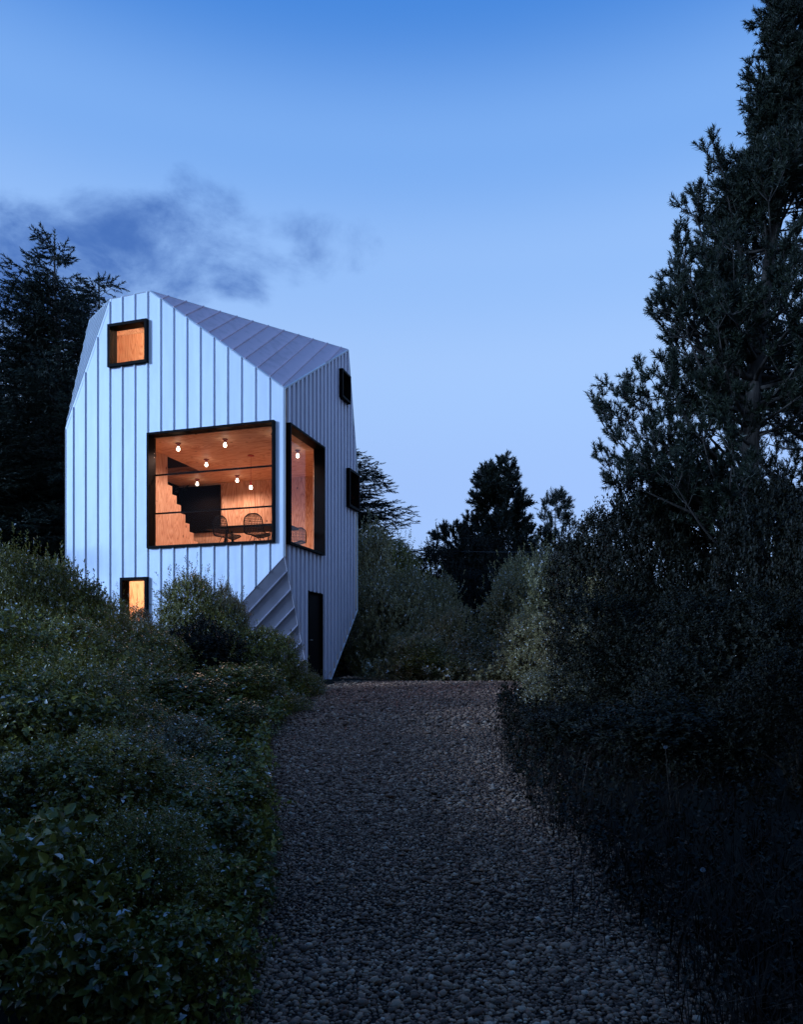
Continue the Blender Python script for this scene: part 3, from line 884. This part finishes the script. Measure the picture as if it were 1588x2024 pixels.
for a in (
    ('pale', 725, 1040, 22.0, 170, 'tall grey-green shrub rising behind the house rear edge'),
    ('far_a', 790, 1062, 24.0, 170, 'tall shrub with a ragged top right of the house'),
    ('pale', 770, 1120, 20.5, 170, 'grey-green shrub beside the house rear edge'),
    ('pale', 845, 1135, 21.0, 140, 'shrub leaning over the dark gap'),
    ('pale', 880, 1195, 20.0, 130, 'low shrub at the foot of the dark gap'),
    ('pale', 812, 1245, 19.2, 150, 'low leafy shrub behind the end of the gravel near the house'),
    ('small_mid_a', 850, 1262, 18.6, 150, 'low leafy shrub in the middle behind the gravel end'),
    ('small_mid_b', 935, 1255, 19.2, 150, 'low grey shrub behind the gravel end below the dark gap'),
    ('small_mid_b', 985, 1215, 20.5, 130, 'grey shrub below the dark pine'),
    ('pale', 1030, 1130, 21.0, 190, 'pale ragged shrub beyond the gravel end'),
    ('pale', 1075, 1092, 23.5, 190, 'tall shrub under the small distant pine'),
    ('pale', 1135, 1068, 19.0, 200, 'tall grey shrub where the dark bank begins'),
    ('pale', 1055, 1205, 18.0, 170, 'shrub with fine twigs beside the gravel end'),
    ('small_mid_b', 1000, 1290, 18.4, 140, 'low dry shrub at the far corner of the gravel'),
    ('dark_a', 905, 1072, 27.0, 170, 'nearly black shrub in the dark gap beside the bushy pine'),  # this and the next two: dark-coloured shrubs put in as the gap's shade
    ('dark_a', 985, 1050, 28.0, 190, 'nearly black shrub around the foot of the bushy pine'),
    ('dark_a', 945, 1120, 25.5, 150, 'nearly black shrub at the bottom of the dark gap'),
    ('far_c', 735, 1262, 20.8, 90, 'leafy shrub in the dark under the cut-away rear corner'),
):
    bush(*a, GB)
GR = 'dark shrubs on the shaded bank opposite the house'
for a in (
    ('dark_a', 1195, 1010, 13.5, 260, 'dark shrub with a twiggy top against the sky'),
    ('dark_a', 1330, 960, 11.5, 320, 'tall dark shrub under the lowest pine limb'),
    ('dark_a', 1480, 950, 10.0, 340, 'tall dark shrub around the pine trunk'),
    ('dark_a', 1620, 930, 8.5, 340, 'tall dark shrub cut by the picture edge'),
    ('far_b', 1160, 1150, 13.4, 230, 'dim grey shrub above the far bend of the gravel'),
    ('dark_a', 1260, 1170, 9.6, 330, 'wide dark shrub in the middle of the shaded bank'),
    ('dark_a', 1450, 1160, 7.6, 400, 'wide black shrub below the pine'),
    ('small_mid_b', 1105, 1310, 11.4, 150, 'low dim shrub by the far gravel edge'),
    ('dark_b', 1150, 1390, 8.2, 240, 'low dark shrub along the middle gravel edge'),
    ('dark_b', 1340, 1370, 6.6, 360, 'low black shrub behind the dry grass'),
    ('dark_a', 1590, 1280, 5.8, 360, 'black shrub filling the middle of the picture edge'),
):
    bush(*a, GR)


# ---- conifers
def brush_template(S, n, nl, nw, spread, rs, base=.0):
    """bottle-brush shoot along +z: needles as slim blades"""
    V, F = [], []
    for i in range(n):
        t = base + (1 - base) * (i + .5) / n; a = i * 2.399 + rs.uniform(-.5, .5); sp = spread * rs.uniform(.7, 1.2) * (1.15 - .45 * t)
        d = np.array([cos(a) * sin(sp), sin(a) * sin(sp), cos(sp)]); b = np.array([0, 0, S * t]); l = nl * rs.uniform(.75, 1.15) * (1 if t < .8 else .8)
        w = np.cross(d, rs.normal(size=3)); w /= np.linalg.norm(w); k = len(V)
        V += [b - w * nw / 2, b + w * nw / 2, b + d * l]; F.append((k, k + 1, k + 2))
    k = len(V); V += [(-.006, 0, 0), (.006, 0, 0), (0, 0, S)]; F.append((k, k + 1, k + 2))
    k = len(V); V += [(0, -.006, 0), (0, .006, 0), (0, 0, S)]; F.append((k, k + 1, k + 2))
    return np.array(V, dtype=float), np.array(F)


def bez(p0, p1, p2, n):
    t = np.linspace(0, 1, n)[:, None]
    return (1 - t) ** 2 * p0 + 2 * t * (1 - t) * p1 + t * t * p2


def pine_geo(seed, H, limbs, trunk_pts, trunk_r, shoot=.30, nl=.085, nw=.009, nneed=64, dens=1.0):
    """limbs: (height on trunk, tip xyz relative to base)"""
    rs = np.random.default_rng(seed); wood = MB(); pos, dirs, scl = [], [], []
    tp = np.array(trunk_pts, float); wood.tube(tp, [trunk_r * (1 - .93 * i / (len(tp) - 1)) for i in range(len(tp))], 10)
    def on_trunk(h): return np.array([np.interp(h, tp[:, 2], tp[:, 0]), np.interp(h, tp[:, 2], tp[:, 1]), h])
    for h, tip in limbs:
        p0 = on_trunk(h); p2 = np.array(tip, float); L = np.linalg.norm(p2 - p0)
        p1 = p0 * .45 + p2 * .55; p1[2] = min(p0[2], p2[2]) + .1 * L * rs.uniform(-.3, .8); p1[:2] += rs.normal(size=2) * .08 * L
        n = max(5, int(L / .22)); c = bez(p0, p1, p2, n)
        wood.tube(c, list(np.linspace(.018 * L + .008, .006, n)), 6, False)
        for i in range(1, n):
            f = i / (n - 1)
            if f < .22 or (rs.uniform() < .3 and i < n - 1): continue
            tan = c[min(i + 1, n - 1)] - c[i - 1]; tan /= np.linalg.norm(tan)
            m = 2 if i < n - 1 else 4
            for s in range(m):
                sd = rs.normal(size=3); sd -= tan * sd.dot(tan); sd /= np.linalg.norm(sd)
                ln = (.20 + .32 * L * (1 - f) * .5 + .15) * rs.uniform(.6, 1.25)
                dv = tan * rs.uniform(.35, .9) + sd * .8 + np.array([0, 0, .35]); dv /= np.linalg.norm(dv)
                q0 = c[i]; q2 = q0 + dv * ln + np.array([0, 0, .25 * ln]); q1 = q0 + dv * ln * .55 - np.array([0, 0, .05 * ln])
                k = max(3, int(ln / .10)); b = bez(q0, q1, q2, k); wood.tube(b[::max(1, (k - 1) // 2)], .007, 3, False)
                for j in range(1, k):
                    td = b[j] - b[j - 1]; td /= np.linalg.norm(td)
                    for _ in range(2 if j < k - 1 else 5):
                        if rs.uniform() > dens: continue
                        pos.append(b[j]); dirs.append(td * .8 + np.array([0, 0, .6]) + rs.normal(size=3) * .5); scl.append(rs.uniform(.55, 1.15))
    pos, dirs, scl = np.array(pos), np.array(dirs), np.array(scl); Rm = frames(dirs, rs); parts = []
    for j in range(4):
        tv, tf = brush_template(shoot, nneed, nl, nw, 1.0, rs, .12); s = np.arange(len(pos)) % 4 == j
        parts.append(stamp(tv, tf, Rm[s], pos[s], scl[s]))
    V, F = merge(parts)
    return V, F, wood, len(pos)


def tree(name, loc, V, F, wood, mat, label, group=None, cat='tree'):
    o = empty(name, loc)
    link('crown', big_mesh('crown', V, F, mat), o); wood.build('trunk', M['bark'], o, True)
    return tag(o, label, cat, group)


def auto_limbs(seed, H, h0, n, rad, trunk, up=.25, jit=.25):
    rs = np.random.default_rng(seed); out = []
    for i in range(n):
        f = (i + rs.uniform(0, 1)) / n; h = h0 + (H - h0) * f * .97; r = rad(f) * rs.uniform(1 - jit, 1 + jit); a = i * 2.4 + rs.uniform(-.5, .5)
        out.append((h, (trunk(h)[0] + cos(a) * r, trunk(h)[1] + sin(a) * r, h + r * up * rs.uniform(.2, 1.6))))
    return out


# great pine: limbs reach towards the path at known places
PY = 11.2; base = at(1530, 1300, PY); base.z = zg(base.x, PY) - .1
def rel(px, py, dy=0.0):
    p = at(px, py, PY + dy); return (p.x - base.x, p.y - base.y, p.z - base.z)
tr_pts = [(0, 0, 0), (-.15, 0, 1.5), (-.35, .1, 3.2), (-.25, .1, 5.2), (0, 0, 7.4), (.25, 0, 9.5), (.4, 0, 12.3)]
tp = np.array(tr_pts); trunk_at = lambda h: (np.interp(h, tp[:, 2], tp[:, 0]), np.interp(h, tp[:, 2], tp[:, 1]))
limbs = []
for h, px, py, dy in ((3.1, 1180, 820, -.3), (3.0, 1172, 868, .5), (2.7, 1185, 945, -.4), (2.4, 1235, 985, .3), (3.4, 1205, 800, .8), (3.7, 1262, 745, -.2), (3.9, 1300, 770, .6),
                      (4.3, 1300, 690, .5), (4.4, 1285, 610, -.4), (4.8, 1278, 560, .2), (5.0, 1292, 505, -.2), (5.3, 1345, 520, .7), (5.6, 1315, 420, .0), (6.2, 1368, 330, -.3), (5.9, 1340, 400, .5), (6.4, 1405, 345, .3),
                      (6.9, 1440, 360, -.5), (7.5, 1480, 250, .0), (7.2, 1500, 300, .5), (8.2, 1512, 165, .2), (8.7, 1520, 120, -.2), (9.2, 1530, 50, .0), (9.8, 1545, -20, .2), (8.0, 1500, 235, -.3), (9.0, 1525, 180, .3)):
    limbs.append((h, rel(px + 62 + max(0, h - 6.6) * 22, py + 12, dy)))
for h, px, py, dy in ((2.6, 1290, 905, .2), (2.9, 1340, 870, -.6), (3.2, 1300, 850, .9), (3.5, 1360, 800, -.5), (3.9, 1390, 760, .8), (2.2, 1290, 965, -.8), (4.4, 1370, 650, -.9), (4.9, 1380, 590, .8), (5.4, 1400, 500, -.6),
                      (5.9, 1420, 440, .7), (2.5, 1400, 900, -1.0), (3.0, 1430, 830, 1.0), (4.0, 1350, 700, .2), (4.7, 1340, 610, .9), (5.1, 1360, 545, -.8), (3.3, 1260, 830, .1), (2.8, 1240, 900, -.6), (2.9, 1150, 850, .2), (2.5, 1165, 935, .6), (3.1, 1200, 790, .3), (2.3, 1190, 980, -.2), (2.6, 1220, 870, 1.0), (2.0, 1260, 960, .9), (6.6, 1470, 400, -.8), (7.4, 1530, 320, -.6), (8.4, 1560, 230, .6)):
    limbs.append((h, rel(px + 50, py, dy)))
rsl = np.random.default_rng(21)
for i in range(150):
    h = rsl.uniform(2.2, 11.6); r = (2.1 - 1.85 * min(1, max(0, (h - 4) / 5))) * rsl.uniform(.45, 1.05); a = rsl.uniform(0, 6.28)
    if h > 6: r *= .9
    limbs.append((h, (trunk_at(h)[0] + cos(a) * r, trunk_at(h)[1] + sin(a) * r, h + r * rsl.uniform(.0, .45))))
V, F, wood, ns = pine_geo(31, 12.3, limbs, tr_pts, .2, shoot=.22, nneed=30, nw=.017, nl=.085)
print('pine shoots', ns)
tree('pine_tree', base, V, F, wood, M['pine'], 'huge dark pine towering over the shaded bank, its top out of frame', 'pines')
# a second pine behind it, same kind, closing the picture edge
p2 = at(1640, 1300, 15.0); p2.z = zg(p2.x, 15.0) - .1
lim2 = auto_limbs(41, 13.0, 1.2, 56, lambda f: 2.9 * (1 - f) ** .7 + .4, lambda h: (0, 0), .3)
V, F, wood, ns = pine_geo(42, 13.0, lim2, [(0, 0, 0), (.1, 0, 4), (0, .1, 9), (.1, 0, 13)], .22, dens=.8, nneed=26, nw=.018)
tree('pine_tree', p2, V, F, wood, M['pine'], 'dark pine standing behind the huge pine at the picture edge', 'pines')
# dark pine in the middle distance
p3 = at(985, 1300, 31.0); p3.z = zg(p3.x, 31) - .1
lim3 = auto_limbs(51, 8.6, .4, 66, lambda f: (3.3 if f < .6 else 1.75) * (1 - f) ** .55 + .2, lambda h: (0, 0), .28, .3)
V, F, wood, ns = pine_geo(52, 8.6, lim3, [(0, 0, 0), (.1, 0, 3), (-.1, .1, 6), (0, 0, 8.7)], .22, shoot=.42, nl=.17, nw=.05, nneed=24, dens=1.0)
tree('pine_tree', p3, V, F, wood, M['pine'], 'bushy dark pine standing alone in the middle distance', 'pines')
p4 = at(1097, 1300, 40.0); p4.z = zg(p4.x, 40) - .1
lim4 = auto_limbs(61, 9.6, 3.4, 30, lambda f: 1.5 * (1 - f) ** .8 + .15, lambda h: (0, 0), .35, .3)
V, F, wood, ns = pine_geo(62, 9.9, lim4, [(0, 0, 0), (0, 0, 5), (.05, .0, 10)], .14, shoot=.4, nl=.16, nw=.035, nneed=22, dens=.7)
tree('pine_tree', p4, V, F, wood, M['pine'], 'small slim pine on the skyline beside the bushy dark pine', 'pines')


def spruce_geo(seed, H, R, step=.25, nb=7, h0=.05, droop=.22, ragged=.25, top_bare=.0):
    rs = np.random.default_rng(seed); wood = MB(); pos, dirs, scl = [], [], []
    tx = lambda h: np.array([.12 * sin(h * .35), .1 * cos(h * .3), h])
    hs = np.linspace(0, H, 14); wood.tube([tx(h) for h in hs], [.022 * H * (1 - .97 * h / H) * .6 + .01 for h in hs], 9)
    h = H * h0
    while h < H * .985:
        f = h / H; m = nb if f < .9 else 3
        for j in range(m):
            a = rs.uniform(0, 6.28); L = (R * (1 - f) ** .8 + .18) * rs.uniform(1 - ragged * 1.3, 1 + ragged)
            if rs.uniform() < .12: L *= 1.22
            p0 = tx(h); o = np.array([cos(a), sin(a), 0]); up = .28 * f + .02
            p2 = p0 + o * L + np.array([0, 0, L * (up - droop * (1 - f) + rs.uniform(-.08, .12))]); p1 = p0 + o * L * .55 + np.array([0, 0, L * (up - droop * 1.0 * (1 - f) - .06)])
            n = max(4, int(L / .19)); c = bez(p0, p1, p2, n); wood.tube(c, list(np.linspace(.006 + .008 * L, .004, n)), 4, False)
            for i in range(1, n):
                g = i / (n - 1); tan = c[i] - c[i - 1]; tan /= np.linalg.norm(tan); side = np.cross(tan, (0, 0, 1)); side /= np.linalg.norm(side) + 1e-9
                for s in (-1, 1):
                    ln = min(.95, .36 * L * (1 - .75 * g) + .12) * rs.uniform(.6, 1.15)
                    dv = tan * .75 + side * s * .75 + np.array([0, 0, rs.uniform(-.42, .02)]); dv /= np.linalg.norm(dv)
                    k = max(1, int(round(ln / .22)))
                    for q in range(k):
                        pos.append(c[i] + dv * ln * q / k); dirs.append(dv + rs.normal(size=3) * .22 + np.array([0, 0, -.08 * q])); scl.append(rs.uniform(.75, 1.15))
            pos.append(c[-1]); dirs.append(c[-1] - c[-2] + np.array([0, 0, .03])); scl.append(1.0)
        h += step * rs.uniform(.7, 1.3) * (1 if f < .8 else .8)
    for q in range(3): pos.append(tx(H - .25 * q)); dirs.append(np.array([0, 0, 1.0])); scl.append(1.0)
    pos, dirs, scl = np.array(pos), np.array(dirs), np.array(scl); Rm = frames(dirs, rs); parts = []
    for j in range(4):
        tv, tf = brush_template(.34, 16, .11, .038, .8, rs); s = np.arange(len(pos)) % 4 == j
        parts.append(stamp(tv, tf, Rm[s], pos[s], scl[s]))
    V, F = merge(parts); return V, F, wood, len(pos)


sp_x, sp_y = (118 - 794) / FPX * 21.5, 21.5
V, F, wood, ns = spruce_geo(71, 12.9, 4.4)
print('spruce sprays', ns)
spr = tree('spruce_tree', (sp_x, sp_y, zg(sp_x, sp_y) - .1), V, F, wood, M['needle'], 'tall ragged dark spruce standing beside the bright house front', 'spruces')


def spruce_copy(px, top, Y, wide, rz, label):
    x = (px - 794) / FPX * Y; g = zg(x, Y) - .1; H = CAMZ + (HOR - top) / FPX * Y - g
    c = copy_tree(spr); c.location = (x, Y, g); c.rotation_euler = (0, 0, rz); c.scale = (wide / 4.0, wide / 4.0, H / 14.0)
    return tag(c, label, 'tree', 'spruces')


spruce_copy(196, 500, 24.5, 4.6, 1.3, 'dense dark spruce whose tip shows just above the house roof')
spruce_copy(-70, 700, 18.5, 3.6, 2.6, 'dark spruce cut by the picture edge above the tall shrubs')
spruce_copy(50, 600, 26.0, 5.0, 4.4, 'dark spruce filling the gap behind the ragged tall spruce')
spruce_copy(650, 835, 30.5, 5.7, 3.4, 'spruce behind the house, its long boughs reaching past the rear edge')
# added spruces, out of frame beside and behind the viewer, placed to shade the foreground
for x, y, H, w, rz, lab in ((-6.2, -.6, 9.5, 2.5, .4, 'added shade spruce beside the viewer, out of frame, across the shrub bank'), (-9.6, -2.6, 10.5, 2.7, 2.0, 'added shade spruce beside the viewer, out of frame, beyond the shrub bank'),
                            (-4.4, -3.6, 9.0, 2.5, 3.7, 'added shade spruce behind the viewer, out of frame, before the shrub bank'), (-1.4, -4.6, 10.5, 2.8, 5.0, 'added shade spruce behind the viewer, out of frame, in line with the path'),
                            (3.6, -2.6, 10.0, 2.8, 1.0, 'added shade spruce behind the viewer, out of frame, before the shaded bank'), (6.6, 1.2, 10.5, 2.8, 2.9, 'added shade spruce beside the viewer, out of frame, on the shaded bank')):
    c = copy_tree(spr); c.location = (x, y, zg(x, y) - .1); c.rotation_euler = (0, 0, rz); c.scale = (w / 4.0, w / 4.0, H / 14.0); tag(c, lab, 'tree', 'spruces')

# ---- far wood: one mass on the skyline
rs = np.random.default_rng(81); parts = []
cx = []
for x in np.linspace(-45, 75, 90):
    y = rs.uniform(58, 74); z = rs.uniform(6.5, 9.2) * (y / 62); w = rs.uniform(1.6, 3.0)
    for zz in np.arange(1.0, z, 1.1): cx.append((x + rs.normal() * .5, y, zz, w * (1 - .55 * (zz / z) ** 2)))
cx = np.array(cx); k = 26000
idx = rs.integers(0, len(cx), k); d = rs.normal(size=(k, 3)); d /= np.linalg.norm(d, axis=1, keepdims=True)
pos = cx[idx, :3] + d * cx[idx, 3:4] * rs.uniform(.5, 1, (k, 1)) * np.array([1, 1, .62])
lv, lf = leaf_template(.42, .28, False)
V, F = stamp(lv, lf, frames(d + rs.normal(size=(k, 3)) * .5, rs), pos, rs.uniform(.6, 1.3, k))
tag(link('far_wood', big_mesh('far_wood', V, F, M['leaf_shaded'])), 'low dark line of distant trees along the skyline', 'wood', kind='stuff')

# ---- undergrowth: low leafy cover closing the ground between the shrubs
def undergrowth(name, seed, pts, L, W, mat, label, hmax):
    rs = np.random.default_rng(seed); pos = np.array([(x, y, zg(x, y) + rs.uniform(-.02, hmax) * min(1, y / 6)) for x, y in pts]); k = len(pos); parts = []
    ax = rs.normal(size=(k, 3)) * .7 + np.array([0, 0, 1.0]); Rm = frames(ax, rs); sc = rs.uniform(.7, 1.3, k) * (.55 + .45 * np.clip(pos[:, 1] / 8, 0, 2))
    for j in range(4):
        tv, tf = sprig(7, L * 2.2, L, W, mat is M['leaf_broad'], rs); m = np.arange(k) % 4 == j; parts.append(stamp(tv, tf, Rm[m], pos[m], sc[m]))
    V, F = merge(parts); tag(link(name, big_mesh(name, V, F, mat)), label, 'undergrowth', kind='stuff')


rs = np.random.default_rng(85); pts = []
while len(pts) < 5200:
    y = 2 + 12.5 * rs.uniform() ** .8; x = interp(PATH_L, y) + .10 - abs(rs.normal()) * (.45 + .13 * y); pts.append((x, y))
undergrowth('undergrowth', 86, pts, .055, .036, M['leaf_broad'], 'low leafy cover between the shrubs on the bank', .28)
pts = []
while len(pts) < 3200:
    x = rs.uniform(-1.0, 6.5); pts.append((x, 17.7 + .25 * sin(x * 1.9 + 2) + .15 * sin(x * 4.7) + abs(rs.normal()) * 2.6))
undergrowth('undergrowth', 87, pts, .05, .034, M['leaf_grey'], 'low leafy cover behind the end of the gravel', .4)
pts = []
while len(pts) < 3600:
    y = rs.uniform(2, 14); x = interp(PATH_R, y) - .12 + abs(rs.normal()) * (.6 + .15 * y); pts.append((x, y))
undergrowth('undergrowth', 88, pts, .045, .03, M['leaf_shaded'], 'low black leafy cover on the shaded bank', .22)

# ---- grass, stalks, seed heads
def grass_geo(seed, pts, hmin, hmax, w):
    rs = np.random.default_rng(seed); V, F = [], []
    for x, y in pts:
        g = zg(x, y); a = rs.uniform(0, 6.28); h = rs.uniform(hmin, hmax); lean = rs.uniform(.2, 1.1) * h; o = np.array([cos(a), sin(a), 0]); s = np.array([-sin(a), cos(a), 0]) * w * rs.uniform(.6, 1.3)
        b = np.array([x, y, g - .02]); m = b + o * lean * .3 + np.array([0, 0, h * .6]); t = b + o * lean + np.array([0, 0, h * rs.uniform(.85, 1)])
        k = len(V); V += [b - s, b + s, m - s * .7, m + s * .7, t]; F += [(k, k + 1, k + 3), (k, k + 3, k + 2), (k + 2, k + 3, k + 4)]
    return np.array(V), np.array(F)


rs = np.random.default_rng(91); pts = []
for _ in range(620):
    y = 2.1 + 9 * rs.uniform() ** 1.4; x = interp(PATH_R, y) + abs(rs.normal()) * .8 - .22 * rs.uniform() ** 2; q = rs.uniform(.03, .14)
    for _ in range(int(rs.uniform(6, 22))): pts.append((x + rs.normal() * q, y + rs.normal() * q))
V, F = grass_geo(92, pts, .07, .34, .0032)
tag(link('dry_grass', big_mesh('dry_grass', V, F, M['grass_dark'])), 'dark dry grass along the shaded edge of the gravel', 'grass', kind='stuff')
pts = []
while len(pts) < 5200:
    y = rs.uniform(2.2, 13); x = interp(PATH_L, y) - abs(rs.normal()) * .25 + .10; q = rs.uniform(.02, .07)
    for _ in range(int(rs.uniform(3, 14))): pts.append((x + rs.normal() * q, y + rs.normal() * q))
while len(pts) < 8200:
    x = rs.uniform(-1.0, 3.2); y = 17.45 + .22 * sin(x * 2.3) + .15 * sin(x * 5.7 + 1) + abs(rs.normal()) * .5; pts.append((x, y))
V, F = grass_geo(93, pts, .04, .17, .0035)
tag(link('verge_grass', big_mesh('verge_grass', V, F, M['grass'])), 'sparse grass along the shrub side and far end of the gravel', 'grass', kind='stuff')


def seed_head(px, py, Y, label):
    p = at(px, py, Y); g = zg(p.x, Y); o = empty('dandelion', (p.x, Y, g)); hh = p.z - g
    MB().tube([(.06, .03, -.02), (.02, .01, hh * .6), (0, 0, hh)], .0022, 5).build('stalk', M['straw'], o)
    r_ = np.random.default_rng(int(px)); mb = MB()
    for _ in range(110):
        d = Vector(r_.normal(size=3)).normalized(); s = d.orthogonal().normalized() * .0035
        q = Vector((0, 0, hh)) + d * .010; mb.poly([Vector((0, 0, hh)) + d * .004, q + s, q + d * .004, q - s])
    mb.build('fluff', M['seed'], o); return tag(o, label, 'dandelion', 'dandelion clocks in the dark grass')


seed_head(1316, 1477, 5.0, 'small pale round dandelion clock below the black shrub')
seed_head(1390, 1719, 3.6, 'small pale round dandelion clock low in the dark grass')


def stalk(px, py, px2, py2, Y, label, tall=False):
    a = at(px2, py2, Y); b = at(px, py, Y); g = zg(a.x, Y); o = empty('grass_stalk' if not tall else 'seed_spike', (a.x, Y, g))
    e = Vector((b.x - a.x, 0, b.z - g)); m = e * .55 + Vector((-e.x * .25, 0, 0))
    MB().tube([(0, 0, -.02), m, e], [.004 if tall else .0022, .003 if tall else .0018, .001], 5).build('stalk', M['straw'], o)
    mb = MB(); r_ = random.Random(int(px)); L = .42 if tall else .07; d = (e - m).normalized()
    for i in range(70 if tall else 26):
        c = e - d * L * (i / (70 if tall else 26)); s = Vector((r_.uniform(-1, 1), r_.uniform(-1, 1), r_.uniform(.1, .9))) * (.022 if tall else .006); w = s.orthogonal().normalized() * (.006 if tall else .002)
        mb.poly([c - w, c + w, c + s + w * .5, c + s * 1.3])
    mb.build('seeds', M['straw'], o); return tag(o, label, 'grass stalk' if not tall else 'seed spike', 'single dry stalks')


stalk(1198, 1772, 1262, 1830, 3.3, 'bent pale grass stalk lying over the gravel edge')
stalk(1028, 1538, 1065, 1600, 6.2, 'thin pale grass stalk leaning over the middle gravel edge')
stalk(1162, 1505, 1150, 1580, 5.6, 'upright pale grass stalk before the low dark shrub')
stalk(1325, 872, 1330, 1290, 12.6, 'tall pale seed spike standing against the pine', True)
stalk(1346, 900, 1352, 1290, 12.7, 'shorter dim seed spike beside the tall one', True)

# ---- overhead cable across the clearing
a, b = at(690, 1077, 28), at(1330, 1079, 26)
MBc = MB().tube([a.lerp(b, t) - Vector((0, 0, .25 * 4 * t * (1 - t))) for t in np.linspace(0, 1, 14)], .012, 5)
tag(MBc.build('overhead_cable', M['cable']), 'thin grey cable strung across the clearing before the dark pine', 'cable')

# ---- gravel
def icosphere(sub):
    t = (1 + sqrt(5)) / 2
    V = [Vector(p).normalized() for p in ((-1, t, 0), (1, t, 0), (-1, -t, 0), (1, -t, 0), (0, -1, t), (0, 1, t), (0, -1, -t), (0, 1, -t), (t, 0, -1), (t, 0, 1), (-t, 0, -1), (-t, 0, 1))]
    F = [(0, 11, 5), (0, 5, 1), (0, 1, 7), (0, 7, 10), (0, 10, 11), (1, 5, 9), (5, 11, 4), (11, 10, 2), (10, 7, 6), (7, 1, 8), (3, 9, 4), (3, 4, 2), (3, 2, 6), (3, 6, 8), (3, 8, 9), (4, 9, 5), (2, 4, 11), (6, 2, 10), (8, 6, 7), (9, 8, 1)]
    for _ in range(sub):
        c = {}; F2 = []
        def mid(i, j):
            k = (min(i, j), max(i, j))
            if k not in c: c[k] = len(V); V.append(((V[i] + V[j]) / 2).normalized())
            return c[k]
        for x, y, z in F:
            p, q, r = mid(x, y), mid(y, z), mid(z, x); F2 += [(x, p, r), (y, q, p), (z, r, q), (p, q, r)]
        F = F2
    return np.array([tuple(v) for v in V]), np.array(F)


def octahedron():
    V = np.array([(1, 0, 0), (-1, 0, 0), (0, 1, 0), (0, -1, 0), (0, 0, 1), (0, 0, -1)], float)
    return V, np.array([(0, 2, 4), (2, 1, 4), (1, 3, 4), (3, 0, 4), (2, 0, 5), (1, 2, 5), (3, 1, 5), (0, 3, 5)])


def gravel(seed, y0, y1, sp, size, sub, layers=1):
    rs = np.random.default_rng(seed); P = []
    for y in np.arange(y0, y1, sp * .86):
        wob = .05 * sin(y * 3.1) + .04 * sin(y * 7.3 + 1) + .03 * sin(y * 17)
        xl, xr = interp(PATH_L, y) - .10 + wob, interp(PATH_R, y) + .12 + .05 * sin(y * 2.7 + 2) + .05 * sin(y * 6.1)
        xs = np.arange(xl - .25, xr + .35, sp); xs = xs + rs.uniform(-.42, .42, len(xs)) * sp
        ok = (rs.uniform(size=len(xs)) < np.clip(1 - (xl - xs) / .18, 0, 1) ** 2) & (rs.uniform(size=len(xs)) < np.clip(1 - (xs - xr) / .28, 0, 1) ** 2)
        if y > 17.2: ok &= rs.uniform(size=len(xs)) < np.clip((17.95 - y + .25 * np.sin(xs * 3.3)) / .6, 0, 1)
        for x in xs[ok]:
            yy = y + rs.uniform(-.42, .42) * sp; P.append((x, yy, zg(x, yy)))
    P = np.array(P); k = len(P); bv, bf = icosphere(sub) if sub >= 0 else octahedron(); parts = []
    for j in range(6):
        tv = bv * (1 + rs.normal(size=(len(bv), 1)) * (.14 if sub > 0 else .09)) * np.array([rs.uniform(.95, 1.3), rs.uniform(.72, 1.0), rs.uniform(.38, .6)])
        s = np.arange(k) % 6 == j; m = s.sum()
        up = np.array([0, 0, 1.0]) + rs.normal(size=(m, 3)) * .22; sz = size * np.exp(rs.normal(size=m) * .34)
        q = P[s].copy(); q[:, 2] += .008 + sz * rs.uniform(.1, .55, m)
        parts.append(stamp(tv, bf, frames(up, rs), q, sz))
    return merge(parts)


V, F = merge([gravel(101, 2.35, 3.4, .0185, .0102, 0), gravel(104, 3.4, 5.6, .0205, .0116, -1), gravel(102, 5.6, 10.0, .0255, .0150, -1), gravel(103, 10.0, 18.1, .040, .0240, -1)])
print('gravel tris', len(F))
tag(link('gravel', big_mesh('gravel', V, F, M['stone'], True)), 'grey-brown rounded gravel covering the path and forecourt', 'gravel', kind='stuff')
tot = sum(len(p.vertices) - 2 for m_ in bpy.data.meshes if len(m_.polygons) < 20000 for p in m_.polygons) + sum(len(m_.polygons) for m_ in bpy.data.meshes if len(m_.polygons) >= 20000)
print('triangles', tot)
